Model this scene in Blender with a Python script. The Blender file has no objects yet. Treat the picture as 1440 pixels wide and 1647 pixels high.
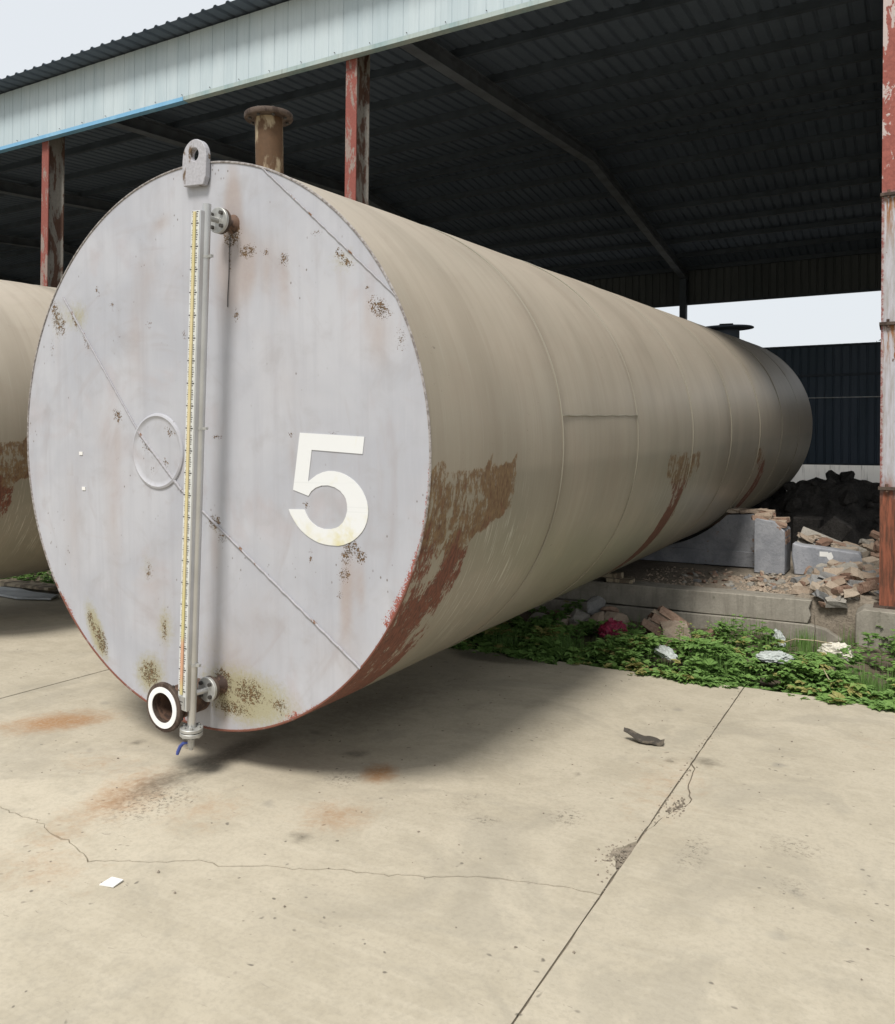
import bpy, bmesh, math, random
from mathutils import Vector, Matrix, Euler, noise as mnoise
from mathutils.geometry import delaunay_2d_cdt
R_ = math.radians
scene = bpy.context.scene
COL = scene.collection

# ------------------------------------------------------------------ camera
cam_d = bpy.data.cameras.new('camera'); cam = bpy.data.objects.new('camera', cam_d); COL.objects.link(cam)
CR = Vector((0.8760, 0.4823, 0.0098)).normalized(); CF = Vector((-0.4822, 0.8760, 0.0051)).normalized()
CU = CR.cross(CF).normalized(); CF = CU.cross(CR).normalized()
cam.matrix_world = Matrix(((CR.x, CU.x, -CF.x, 0.0), (CR.y, CU.y, -CF.y, 0.0), (CR.z, CU.z, -CF.z, 1.62), (0, 0, 0, 1)))
cam_d.sensor_fit = 'HORIZONTAL'; cam_d.sensor_width = 36.0; cam_d.lens = 33.3
cam_d.shift_y = -0.0719; cam_d.clip_start = 0.05; cam_d.clip_end = 2000
scene.camera = cam
# ------------------------------------------------------------------ sky, sun, exposure
SUN_EL, SUN_AZ = R_(55), R_(174)
world = bpy.data.worlds.new('World'); scene.world = world; world.use_nodes = True
wt = world.node_tree; wt.nodes.clear()
wo = wt.nodes.new('ShaderNodeOutputWorld'); wb = wt.nodes.new('ShaderNodeBackground'); wb.inputs[1].default_value = 0.1
sky = wt.nodes.new('ShaderNodeTexSky'); sky.sky_type = 'NISHITA'; sky.sun_disc = False
sky.sun_elevation = SUN_EL; sky.sun_rotation = SUN_AZ; sky.dust_density = 4.0; sky.air_density = 1.2
wmix = wt.nodes.new('ShaderNodeMix'); wmix.data_type = 'RGBA'; wmix.inputs[0].default_value = 0.9
wmix.inputs[7].default_value = (7.75, 8.1, 8.45, 1)       # even cloud deck
wt.links.new(sky.outputs[0], wmix.inputs[6]); wt.links.new(wmix.outputs[2], wb.inputs[0]); wt.links.new(wb.outputs[0], wo.inputs[0])
sun_d = bpy.data.lights.new('sun', 'SUN'); sun_d.energy = 3.5; sun_d.angle = R_(16); sun_d.color = (1.0, 0.965, 0.91)
sun = bpy.data.objects.new('sun', sun_d); COL.objects.link(sun)
sdir = Vector((math.sin(SUN_AZ) * math.cos(SUN_EL), math.cos(SUN_AZ) * math.cos(SUN_EL), math.sin(SUN_EL)))
sun.rotation_euler = sdir.to_track_quat('Z', 'Y').to_euler(); sun.location = sdir * 40
vs = scene.view_settings; vs.view_transform = 'Standard'; vs.look = 'None'; vs.exposure = 0.13; vs.gamma = 1; vs.use_curve_mapping = False
scene.cycles.max_bounces = 5; scene.cycles.diffuse_bounces = 3

rnd = random.Random(7)
def clamp(x, a=0.0, b=1.0): return a if x < a else b if x > b else x
def sstep(a, b, x):
    t = clamp((x - a) / (b - a)); return t * t * (3 - 2 * t)
def ell(x, y, cx, cy, rx, ry, ang=0.0):
    c, s = math.cos(ang), math.sin(ang); dx, dy = x - cx, y - cy
    u, v = (dx * c + dy * s) / rx, (-dx * s + dy * c) / ry
    return clamp(1 - math.sqrt(u * u + v * v))
def nz(x, y, z=0.0, sc=1.0): return mnoise.noise(Vector((x * sc, y * sc, z * sc)))

# ------------------------------------------------------------------ mesh collecting
class MB:
    def __init__(s): s.v = []; s.f = []; s.uv = None
    def add(s, vs, fs, M=None):
        o = len(s.v)
        s.v += [tuple(M @ Vector(p)) for p in vs] if M is not None else [tuple(p) for p in vs]
        s.f += [tuple(i + o for i in f) for f in fs]; return s
    def box(s, x0, x1, y0, y1, z0, z1, M=None):
        return s.add([(x0,y0,z0),(x1,y0,z0),(x1,y1,z0),(x0,y1,z0),(x0,y0,z1),(x1,y0,z1),(x1,y1,z1),(x0,y1,z1)],
                     [(0,3,2,1),(4,5,6,7),(0,1,5,4),(1,2,6,5),(2,3,7,6),(3,0,4,7)], M)
    def lathe(s, prof, origin, axis, seg=24, closed=False):
        ax = Vector(axis).normalized(); u = ax.orthogonal().normalized(); w = ax.cross(u); o = Vector(origin)
        n = len(prof); vs = []
        for r, a in prof:
            for k in range(seg):
                t = 2 * math.pi * k / seg; vs.append(o + ax * a + (u * math.cos(t) + w * math.sin(t)) * r)
        fs = []
        for i in range(n - 1 + (1 if closed else 0)):
            j = (i + 1) % n
            for k in range(seg):
                l = (k + 1) % seg; fs.append((i*seg+k, i*seg+l, j*seg+l, j*seg+k))
        return s.add(vs, fs)
    def cyl(s, p0, p1, r, seg=16, r1=None):
        p0, p1 = Vector(p0), Vector(p1); d = p1 - p0; L = d.length; r1 = r if r1 is None else r1
        return s.lathe([(0.0001, 0), (r, 0), (r1, L), (0.0001, L)], p0, d, seg)
    def tube(s, pts, r, seg=8):
        P = [Vector(p) for p in pts]; rings = []; vs = []; fs = []
        u = None
        for i, p in enumerate(P):
            t = (P[min(i+1, len(P)-1)] - P[max(i-1, 0)]).normalized()
            u = t.orthogonal().normalized() if u is None else (u - t * u.dot(t)).normalized()
            w = t.cross(u); rr = r[i] if isinstance(r, (list, tuple)) else r
            for k in range(seg):
                a = 2 * math.pi * k / seg; vs.append(p + (u * math.cos(a) + w * math.sin(a)) * rr)
        for i in range(len(P) - 1):
            for k in range(seg):
                l = (k + 1) % seg; fs.append((i*seg+k, i*seg+l, (i+1)*seg+l, (i+1)*seg+k))
        fs.append(tuple(range(seg))[::-1]); fs.append(tuple((len(P)-1)*seg + k for k in range(seg)))
        return s.add(vs, fs)
    def prism(s, poly, a0, a1, plane='xz', M=None):
        n = len(poly)
        def P(p, a): return (p[0], a, p[1]) if plane == 'xz' else (p[0], p[1], a) if plane == 'xy' else (a, p[0], p[1])
        vs = [P(p, a0) for p in poly] + [P(p, a1) for p in poly]
        fs = [tuple(range(n)), tuple(range(n, 2*n))[::-1]] + [(i, i+n, (i+1) % n + n, (i+1) % n) for i in range(n)]
        return s.add(vs, fs, M)
    def mesh(s, name, mat, smooth=False, bevel=0.0, fixn=True):
        me = bpy.data.meshes.new(name); me.from_pydata(s.v, [], s.f)
        if fixn or bevel:
            bm = bmesh.new(); bm.from_mesh(me)
            if bevel:
                bmesh.ops.bevel(bm, geom=[e for e in bm.edges if len(e.link_faces) == 2 and e.calc_face_angle(0) > 0.6], offset=bevel, segments=1, affect='EDGES', profile=0.6)
            bmesh.ops.recalc_face_normals(bm, faces=bm.faces); bm.to_mesh(me); bm.free()
        me.materials.append(mat)
        if smooth:
            me.polygons.foreach_set('use_smooth', [True] * len(me.polygons)); me.set_sharp_from_angle(angle=R_(40))
        return me
    def obj(s, name, mat, parent=None, smooth=False, bevel=0.0, fixn=True):
        return link(name, s.mesh(name, mat, smooth, bevel, fixn), parent)
def link(name, me, parent=None, loc=None, rot=None, sc=None):
    o = bpy.data.objects.new(name, me); COL.objects.link(o); o.parent = parent
    if loc is not None: o.location = loc
    if rot is not None: o.rotation_euler = rot
    if sc is not None: o.scale = sc
    return o
def empty(name, loc=(0,0,0), M=None):
    o = bpy.data.objects.new(name, None); COL.objects.link(o); o.empty_display_size = 0.2
    if M is not None: o.matrix_world = M
    else: o.location = loc
    return o
def tag(o, label=None, cat=None, group=None, kind=None):
    if label: o['label'] = label
    if cat: o['category'] = cat
    if group: o['group'] = group
    if kind: o['kind'] = kind
    return o
def set_attr(me, name, vals):
    a = me.attributes.new(name, 'FLOAT', 'POINT'); a.data.foreach_set('value', vals)

# ------------------------------------------------------------------ materials
class NT:
    def __init__(s, name):
        s.m = bpy.data.materials.new(name); s.m.use_nodes = True; s.t = s.m.node_tree; s.b = s.t.nodes['Principled BSDF']
    def n(s, ty, **kw):
        x = s.t.nodes.new(ty)
        for k, v in kw.items(): setattr(x, k, v)
        return x
    def put(s, sock, v):
        if hasattr(v, 'is_linked') or hasattr(v, 'links'): s.t.links.new(v, sock)
        elif isinstance(v, (tuple, list)) and len(v) == 3 and sock.type == 'RGBA': sock.default_value = (*v, 1)
        else: sock.default_value = v
    def coord(s, kind='Object'): return s.n('ShaderNodeTexCoord').outputs[kind]
    def pos(s): return s.n('ShaderNodeNewGeometry').outputs['Position']
    def scale(s, vec, sc):
        m = s.n('ShaderNodeVectorMath', operation='MULTIPLY'); s.put(m.inputs[0], vec); m.inputs[1].default_value = sc; return m.outputs[0]
    def noise(s, vec, scale=1.0, detail=4.0, rough=0.55, dist=0.0):
        x = s.n('ShaderNodeTexNoise'); s.put(x.inputs['Vector'], vec); x.inputs['Scale'].default_value = scale
        x.inputs['Detail'].default_value = min(detail, 4.0); x.inputs['Roughness'].default_value = rough; x.inputs['Distortion'].default_value = dist; return x.outputs[0]
    def vor(s, vec, scale, out=0, feat='F1'):
        x = s.n('ShaderNodeTexVoronoi', feature=feat); s.put(x.inputs['Vector'], vec); x.inputs['Scale'].default_value = scale; return x.outputs[out]
    def math(s, op, a, b=0.0, c=0.0, cl=False):
        x = s.n('ShaderNodeMath', operation=op, use_clamp=cl); s.put(x.inputs[0], a); s.put(x.inputs[1], b); s.put(x.inputs[2], c); return x.outputs[0]
    def ss(s, v, a, b, lo=0.0, hi=1.0):
        x = s.n('ShaderNodeMapRange', interpolation_type='SMOOTHSTEP'); s.put(x.inputs[0], v); x.inputs[1].default_value = a; x.inputs[2].default_value = b
        x.inputs[3].default_value = lo; x.inputs[4].default_value = hi; return x.outputs[0]
    def mix(s, f, a, b, mode='MIX'):
        x = s.n('ShaderNodeMix', data_type='RGBA', blend_type=mode); s.put(x.inputs[0], f); s.put(x.inputs[6], a); s.put(x.inputs[7], b); return x.outputs[2]
    def attr(s, name): return s.n('ShaderNodeAttribute', attribute_name=name).outputs['Fac']
    def xyz(s, vec):
        x = s.n('ShaderNodeSeparateXYZ'); s.put(x.inputs[0], vec); return x.outputs
    def bump(s, h, strength=0.3, dist=0.01):
        x = s.n('ShaderNodeBump'); s.put(x.inputs['Height'], h); x.inputs['Strength'].default_value = strength; x.inputs['Distance'].default_value = dist
        s.t.links.new(x.outputs[0], s.b.inputs['Normal'])
    def out(s, col, rough=0.7, metal=0.0, spec=0.4):
        s.put(s.b.inputs['Base Color'], col); s.put(s.b.inputs['Roughness'], rough); s.put(s.b.inputs['Metallic'], metal)
        s.b.inputs['Specular IOR Level'].default_value = spec; return s.m

def m_plain(name, col, rough=0.6, metal=0.0, var=0.25, sc=8.0, bump=0.0):
    t = NT(name); c = t.coord(); n = t.noise(c, sc, 6)
    colr = t.mix(t.ss(n, 0.3, 0.7), tuple(x * (1 - var) for x in col), tuple(min(1, x * (1 + var)) for x in col))
    if bump: t.bump(t.noise(c, sc * 4, 6), bump, 0.01)
    return t.out(colr, rough, metal)

def m_concrete_yard():
    t = NT('yard_concrete'); p = t.pos()
    big = t.noise(p, 0.7, 5, 0.6); mid = t.noise(p, 4.0, 5, 0.68, 0.3); fine = t.noise(p, 60, 4, 0.7)
    c = t.mix(t.ss(big, 0.3, 0.7), (0.415, 0.368, 0.282), (0.475, 0.424, 0.330))
    c = t.mix(t.ss(mid, 0.40, 0.66), c, t.mix(0.5, c, (0.34, 0.30, 0.225)))
    brush = t.noise(t.scale(p, (3.0, 26.0, 1.0)), 1.0, 5, 0.6)
    c = t.mix(t.ss(brush, 0.45, 0.75, 0, 0.35), c, (0.50, 0.45, 0.355))
    # round damp spots
    w = t.n('ShaderNodeVectorMath', operation='ADD'); t.put(w.inputs[0], p)
    wn = t.n('ShaderNodeTexNoise'); t.put(wn.inputs['Vector'], p); wn.inputs['Scale'].default_value = 9
    ws = t.n('ShaderNodeVectorMath', operation='SCALE'); t.put(ws.inputs[0], wn.outputs[1]); ws.inputs['Scale'].default_value = 0.09
    t.put(w.inputs[1], ws.outputs[0])
    vd = t.vor(t.scale(w.outputs[0], (1, 1.5, 0.01)), 2.6)
    sel = t.ss(t.noise(p, 2.3, 2), 0.5, 0.6)
    spots = t.math('MULTIPLY', t.ss(vd, 0.16, 0.05), sel)
    c = t.mix(t.math('MULTIPLY', spots, 0.42), c, (0.17, 0.165, 0.15))
    # tiny specks and scuffs
    vs_ = t.vor(t.scale(w.outputs[0], (1, 1, 0.01)), 17.0)
    sp = t.math('MULTIPLY', t.ss(vs_, 0.15, 0.06), t.ss(t.noise(p, 3.1, 3), 0.49, 0.60))
    c = t.mix(t.math('MULTIPLY', sp, 0.75), c, (0.07, 0.06, 0.05))
    sc = t.noise(t.scale(p, (9, 40, 1)), 1.0, 3, 0.7, 1.2)
    c = t.mix(t.math('MULTIPLY', t.ss(sc, 0.66, 0.74), t.ss(t.noise(p, 1.7, 2), 0.5, 0.62)), c, (0.16, 0.14, 0.115))
    c = t.mix(t.ss(fine, 0.4, 0.70, 0, 0.26), c, (0.25, 0.225, 0.18)
    ) ; c = t.mix(t.ss(t.noise(p, 1.3, 4, 0.7, 1.0), 0.50, 0.64, 0, 0.34), c, (0.275, 0.25, 0.20))
    # stains and darker areas carried on the slabs
    n2 = t.noise(p, 14, 6, 0.7, 0.6); n3 = t.noise(p, 45, 5, 0.75)
    rust = t.ss(t.math('ADD', t.attr('rust'), t.math('MULTIPLY', n2, 0.55)), 0.42, 0.95)
    c = t.mix(t.math('MULTIPLY', t.math('MULTIPLY', rust, t.ss(n3, 0.3, 0.55, 0.4, 1)), 0.85), c, t.mix(n3, (0.34, 0.13, 0.035), (0.30, 0.20, 0.10)))
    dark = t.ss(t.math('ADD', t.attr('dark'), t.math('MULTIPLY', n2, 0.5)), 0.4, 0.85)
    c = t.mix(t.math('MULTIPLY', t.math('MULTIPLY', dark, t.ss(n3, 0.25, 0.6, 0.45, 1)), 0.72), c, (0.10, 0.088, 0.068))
    grit = t.math('MULTIPLY', t.attr('grit'), t.ss(n3, 0.5, 0.62))
    c = t.mix(t.math('MULTIPLY', grit, 0.8), c, (0.06, 0.05, 0.04))
    t.bump(t.math('ADD', t.math('MULTIPLY', fine, 0.35), mid), 0.35, 0.006)
    return t.out(c, t.ss(dark, 0, 1, 0.85, 0.5), 0, 0.3)

def m_face():
    t = NT('end_plate_paint'); c0 = t.coord('Object')
    big = t.noise(c0, 1.4, 5, 0.6, 0.4); mid = t.noise(c0, 5, 6, 0.62, 0.5)
    c = t.mix(t.ss(big, 0.35, 0.68), (0.362, 0.369, 0.402), (0.43, 0.434, 0.462))
    c = t.mix(t.ss(t.noise(c0, 2.6, 4, 0.6, 0.9), 0.52, 0.72, 0, 0.45), c, (0.37, 0.325, 0.33))
    st = t.noise(t.scale(c0, (16, 1, 0.9)), 1.0, 5, 0.6)
    c = t.mix(t.ss(st, 0.45, 0.75, 0, 0.4), c, (0.325, 0.325, 0.352))
    st2 = t.noise(t.scale(c0, (70, 1, 6)), 1.0, 3, 0.6)
    c = t.mix(t.ss(st2, 0.5, 0.8, 0, 0.22), c, (0.47, 0.465, 0.49))
    xz = t.xyz(c0); dx = t.math('ADD', xz[0], 0.3); dz = t.math('SUBTRACT', xz[2], 1.2)
    rr = t.math('SQRT', t.math('ADD', t.math('MULTIPLY', dx, dx), t.math('MULTIPLY', dz, dz)))
    cv = t.n('ShaderNodeCombineXYZ'); t.put(cv.inputs[0], t.math('MULTIPLY', rr, 9.0)); t.put(cv.inputs[1], t.math('MULTIPLY', t.math('ARCTAN2', dz, dx), 1.4)); t.put(cv.inputs[2], t.math('MULTIPLY', big, 1.5))
    c = t.mix(t.ss(t.noise(cv.outputs[0], 1.0, 3, 0.6, 0.3), 0.55, 0.72, 0, 0.34), c, (0.315, 0.29, 0.295))
    c = t.mix(t.ss(mid, 0.5, 0.75, 0, 0.45), c, (0.31, 0.298, 0.306))
    n1 = t.noise(c0, 48, 3, 0.75); n2 = t.noise(c0, 150, 2, 0.7)
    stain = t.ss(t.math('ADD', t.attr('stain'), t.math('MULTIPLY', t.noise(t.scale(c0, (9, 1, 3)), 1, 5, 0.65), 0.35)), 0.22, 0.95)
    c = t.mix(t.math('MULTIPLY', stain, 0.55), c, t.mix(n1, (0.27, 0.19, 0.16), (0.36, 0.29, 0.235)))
    moss = t.ss(t.math('ADD', t.attr('moss'), t.math('MULTIPLY', n1, 0.6)), 0.48, 0.95)
    c = t.mix(t.math('MULTIPLY', moss, 0.75), c, t.mix(n2, (0.20, 0.17, 0.05), (0.40, 0.37, 0.21)))
    spk = t.math('ADD', t.math('MULTIPLY', n1, 0.75), t.math('MULTIPLY', n2, 0.75))
    spot = t.ss(t.math('ADD', t.math('MULTIPLY', t.attr('spot'), 0.86), spk), 1.235, 1.29)
    c = t.mix(spot, c, t.mix(t.ss(n1, 0.4, 0.65), (0.045, 0.035, 0.022), (0.13, 0.075, 0.032)))
    rim = t.ss(t.math('ADD', t.attr('rim'), spk), 1.18, 1.26)
    c = t.mix(rim, c, t.mix(t.ss(n2, 0.35, 0.65), (0.15, 0.045, 0.028), (0.33, 0.10, 0.075)))
    rare = t.math('MULTIPLY', t.ss(t.vor(t.scale(c0, (1, 1, .7)), 30), 0.15, 0.08), t.ss(t.noise(c0, 3.2, 2), 0.54, 0.62))
    c = t.mix(t.math('MULTIPLY', rare, 0.8), c, (0.12, 0.10, 0.08))
    t.bump(t.math('ADD', t.math('MULTIPLY', t.noise(c0, 1.1, 2), 6.0), t.math('MULTIPLY', t.noise(c0, 9.0, 3), .5)), 0.3, 0.006)
    return t.out(c, t.ss(t.math('ADD', spot, rim), 0, 1, 0.48, 0.9), 0, 0.4)

def m_shell(name='tank_shell_paint'):
    t = NT(name); uv = t.n('ShaderNodeUVMap').outputs[0]
    big = t.noise(uv, 1.2, 5, 0.6, 0.3)
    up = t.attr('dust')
    c = t.mix(t.math('ADD', up, t.math('MULTIPLY', t.math('SUBTRACT', big, 0.5), 0.8), 0, True), (0.235, 0.217, 0.17), (0.42, 0.363, 0.29))  # lower colour darkened to paint the shaded underside, upper one dusty
    c = t.mix(t.ss(t.noise(uv, 2.6, 5, 0.65, 0.6), 0.45, 0.75, 0, 0.5), c, (0.34, 0.285, 0.225))
    st = t.noise(t.scale(uv, (15, 0.8, 1)), 1, 6, 0.62)
    c = t.mix(t.ss(st, 0.44, 0.70, 0, 0.22), c, (0.25, 0.205, 0.155))
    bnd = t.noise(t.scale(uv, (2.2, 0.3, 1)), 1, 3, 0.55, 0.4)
    c = t.mix(t.ss(bnd, 0.55, 0.72, 0, 0.25), c, (0.46, 0.41, 0.33)); c = t.mix(t.ss(bnd, 0.46, 0.32, 0, 0.28), c, (0.25, 0.21, 0.16))  # bands paint highlights and darker gaps around the shell
    st2 = t.noise(t.scale(uv, (60, 2.2, 1)), 1, 4, 0.6)
    c = t.mix(t.ss(st2, 0.5, 0.78, 0, 0.2), c, (0.47, 0.44, 0.37))
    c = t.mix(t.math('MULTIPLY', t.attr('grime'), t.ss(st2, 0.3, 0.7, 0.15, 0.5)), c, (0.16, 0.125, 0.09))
    n1 = t.noise(uv, 20, 6, 0.7); n2 = t.noise(t.scale(uv, (90, 22, 1)), 1, 5, 0.7)
    scr = t.ss(t.noise(t.scale(uv, (80, 3.0, 1)), 1, 4, 0.7, 0.3), 0.56, 0.64)
    c = t.mix(t.math('MULTIPLY', scr, t.math('MULTIPLY', t.attr('scratch'), 0.8)), c, (0.55, 0.52, 0.45))
    # fine dark dashes
    dash = t.math('MULTIPLY', t.ss(t.noise(t.scale(uv, (26, 60, 1)), 1, 3, 0.7, 0.8), 0.67, 0.72), t.ss(t.noise(uv, 2.0, 3), 0.5, 0.6))
    c = t.mix(t.math('MULTIPLY', dash, 0.7), c, (0.13, 0.11, 0.09))
    n4 = t.noise(t.scale(uv, (9, 4, 1)), 1, 4, 0.7, 0.8)
    spk = t.math('ADD', t.math('MULTIPLY', n2, 0.5), t.math('ADD', t.math('MULTIPLY', n1, 0.35), t.math('MULTIPLY', n4, 0.7)))
    rust = t.ss(t.math('ADD', t.attr('rust'), spk), 1.12, 1.22)
    rc = t.mix(t.ss(n2, 0.35, 0.65), (0.105, 0.052, 0.026), (0.22, 0.145, 0.072))
    rc = t.mix(t.ss(t.math('ADD', t.attr('primer'), t.math('ADD', t.math('MULTIPLY', n1, 0.5), t.math('MULTIPLY', n4, 0.9))), 1.08, 1.32), rc, t.mix(t.ss(n2, 0.35, 0.65), (0.075, 0.024, 0.014), (0.19, 0.062, 0.036)))
    c = t.mix(t.math('MULTIPLY', rust, 0.93), c, rc)
    t.bump(t.math('ADD', t.math('MULTIPLY', n1, 0.25), t.math('MULTIPLY', st2, 0.3)), 0.3, 0.004)
    return t.out(c, t.ss(rust, 0, 1, 0.42, 0.9), 0, 0.45)

def m_steel(name, base, rustc, amount=0.5, sc=9.0, rough=0.75, metal=0.0):
    t = NT(name); c0 = t.coord(); n = t.noise(t.scale(c0, (1, 1, 0.35)), sc, 7, 0.68, 0.4); n2 = t.noise(c0, sc * 5, 4, 0.7)
    c = t.mix(t.ss(n2, 0.3, 0.7), tuple(x * 0.8 for x in base), base)
    f = t.ss(t.math('ADD', n, t.math('MULTIPLY', n2, 0.15)), 0.72 - amount * 0.35, 0.78 - amount * 0.3)
    c = t.mix(f, c, t.mix(n2, tuple(x * 0.5 for x in rustc), rustc)); t.bump(t.math('ADD', n, n2), 0.25, 0.004)
    return t.out(c, rough, metal)

def m_rim():
    t = NT('rim_edge'); c0 = t.coord(); z = t.xyz(c0)[2]; n = t.noise(c0, 9, 5, 0.7); n2 = t.noise(c0, 60, 3, 0.7)
    c = t.mix(t.ss(n2, 0.35, 0.65), (0.16, 0.14, 0.13), (0.34, 0.32, 0.31))
    f = t.ss(t.math('ADD', t.math('ADD', t.ss(z, 1.5, 0.25, 0, .7), t.ss(t.xyz(c0)[0], 0.6, 1.3, 0, .25)), t.math('MULTIPLY', n, 1.1)), 0.98, 1.2)
    return t.out(t.mix(f, c, t.mix(n2, (0.10, 0.04, 0.025), (0.20, 0.075, 0.05))), 0.85)
def m_end_column():
    t = NT('column_peeling_paint'); p = t.pos(); z = t.xyz(p)[2]
    n = t.noise(t.scale(p, (1, 1, 0.3)), 9, 7, 0.7, 0.5); n2 = t.noise(p, 34, 5, 0.72); n3 = t.noise(t.scale(p, (40, 40, 4)), 1, 5, 0.7)
    red = t.mix(t.ss(n2, 0.3, 0.7), (0.20, 0.058, 0.045), (0.28, 0.085, 0.065))
    grey = t.mix(t.ss(n3, 0.35, 0.7), (0.40, 0.39, 0.42), (0.29, 0.27, 0.26))
    rust = t.mix(t.ss(n3, 0.35, 0.65), (0.085, 0.035, 0.02), (0.235, 0.075, 0.04))
    zz = t.math('ADD', z, t.math('MULTIPLY', t.math('SUBTRACT', n, 0.5), 0.5))
    low = t.ss(zz, 1.5, 1.25)
    mid = t.ss(z, 3.78, 3.72)
    peel = t.ss(t.math('ADD', n, t.math('MULTIPLY', n2, 0.3)), 0.70, 0.74)
    c = t.mix(mid, t.mix(peel, red, (0.42, 0.35, 0.33)), t.mix(t.ss(t.math('ADD', n, t.math('MULTIPLY', n2, 0.35)), 0.80, 0.86), grey, rust))
    drip = t.math('MULTIPLY', t.math('ADD', t.ss(z, 2.3, 2.68), t.math('MULTIPLY', t.ss(z, 2.72, 2.68), -1.0)), 1.0)
    drip = t.math('ADD', t.math('MULTIPLY', t.ss(z, 2.25, 2.66), t.ss(z, 2.70, 2.68)), t.math('MULTIPLY', t.ss(z, 3.25, 3.65), t.ss(z, 3.72, 3.70)))
    c = t.mix(t.math('MULTIPLY', drip, t.ss(n3, 0.42, 0.6)), c, (0.24, 0.11, 0.045))
    x = t.xyz(p)[0]
    c = t.mix(t.math('MULTIPLY', t.ss(t.math('ADD', x, t.math('MULTIPLY', n2, 0.03)), -0.125, -0.145), mid), c, t.mix(t.ss(n2, 0.4, 0.6), (0.20, 0.065, 0.055), (0.33, 0.26, 0.25)))
    c = t.mix(low, c, rust)
    t.bump(t.math('ADD', n, n2), 0.35, 0.004); return t.out(c, 0.8)

def m_plinth():
    t = NT('plinth_concrete'); p = t.pos()
    n = t.noise(p, 3.0, 7, 0.65, 0.3); st = t.noise(t.scale(p, (14, 14, 1.2)), 1, 6, 0.65); f = t.noise(p, 50, 5, 0.7)
    c = t.mix(t.ss(n, 0.3, 0.7), (0.215, 0.195, 0.16), (0.32, 0.295, 0.245)); c = t.mix(t.ss(st, 0.45, 0.72, 0, 0.6), c, (0.12, 0.108, 0.085))
    c = t.mix(t.ss(f, 0.35, 0.7, 0, 0.35), c, (0.15, 0.135, 0.11))
    c = t.mix(t.ss(t.noise(p, 7, 6, 0.7), 0.62, 0.72, 0, 0.6), c, (0.09, 0.09, 0.06))
    t.bump(t.math('ADD', n, t.math('MULTIPLY', f, 0.5)), 0.5, 0.012); return t.out(c, 0.92)

def m_stone(name, a, b, sc=9.0):
    t = NT(name); c0 = t.coord(); oi = t.n('ShaderNodeObjectInfo').outputs['Random']
    n = t.noise(c0, sc, 7, 0.68, 0.4); f = t.noise(c0, sc * 6, 4, 0.7)
    c = t.mix(t.ss(t.math('ADD', n, t.math('MULTIPLY', t.math('SUBTRACT', oi, 0.5), 0.5)), 0.3, 0.7), a, b)
    c = t.mix(t.ss(f, 0.4, 0.75, 0, 0.5), c, tuple(x * 0.5 for x in a)); t.bump(t.math('ADD', n, f), 0.6, 0.012); return t.out(c, 0.95)

def m_soil(name, a, b, sc=6.0, bs=0.7):
    t = NT(name); p = t.pos(); n = t.noise(p, sc, 8, 0.7, 0.3); f = t.noise(p, sc * 9, 5, 0.7)
    c = t.mix(t.ss(n, 0.3, 0.7), a, b); c = t.mix(t.ss(f, 0.45, 0.7, 0, 0.6), c, tuple(x * 0.5 for x in a))
    t.bump(t.math('ADD', n, t.math('MULTIPLY', f, 0.5)), bs, 0.03); return t.out(c, 0.97, 0, 0.2)

def m_leaf(name, a, b, yellow):
    t = NT(name); v = t.attr('tone')
    c = t.mix(v, a, b); c = t.mix(t.ss(v, 0.955, 0.995), c, yellow)
    t.b.inputs['Transmission Weight'].default_value = 0.0
    m = t.out(c, 0.55, 0, 0.35)
    tr = t.n('ShaderNodeBsdfTranslucent'); t.put(tr.inputs[0], c); mx = t.n('ShaderNodeMixShader'); mx.inputs[0].default_value = 0.3
    o = t.t.nodes['Material Output']; t.t.links.new(t.b.outputs[0], mx.inputs[1]); t.t.links.new(tr.outputs[0], mx.inputs[2]); t.t.links.new(mx.outputs[0], o.inputs[0])
    return m

def m_sheet(name, a, b, rough=0.5, dirt=(0.25, 0.26, 0.26), amt=0.4):
    t = NT(name); p = t.pos(); n = t.noise(t.scale(p, (2.5, 2.5, 0.5)), 1, 5, 0.6); st = t.noise(t.scale(p, (22, 22, 0.8)), 1, 5, 0.65)
    oi = t.n('ShaderNodeObjectInfo').outputs['Random']
    c = t.mix(t.ss(t.math('ADD', n, t.math('MULTIPLY', t.math('SUBTRACT', oi, 0.5), 0.25)), 0.35, 0.65), a, b); c = t.mix(t.ss(st, 0.5, 0.8, 0, amt), c, dirt)
    return t.out(c, rough, 0.0)

def m_backwall():
    t = NT('whitewashed_wall'); p = t.pos(); n = t.noise(p, 2.0, 6, 0.65); st = t.noise(t.scale(p, (7, 7, 0.5)), 1, 6, 0.7)
    c = t.mix(n, (0.70, 0.69, 0.66), (0.80, 0.79, 0.77)); c = t.mix(t.ss(st, 0.5, 0.68, 0, 0.75), c, (0.22, 0.21, 0.20)); return t.out(c, 0.95)

def m_rendered(name, a, b, brickc):
    t = NT(name); c0 = t.pos(); n = t.noise(c0, 5, 7, 0.68, 0.4); f = t.noise(c0, 40, 5, 0.7)
    c = t.mix(t.ss(n, 0.35, 0.65), a, b); c = t.mix(t.ss(f, 0.5, 0.75, 0, 0.5), c, tuple(x * 0.55 for x in a))
    c = t.mix(t.ss(t.noise(c0, 3.2, 5, 0.7), 0.64, 0.69), c, brickc)
    t.bump(t.math('ADD', n, f), 0.5, 0.01); return t.out(c, 0.93)

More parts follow.
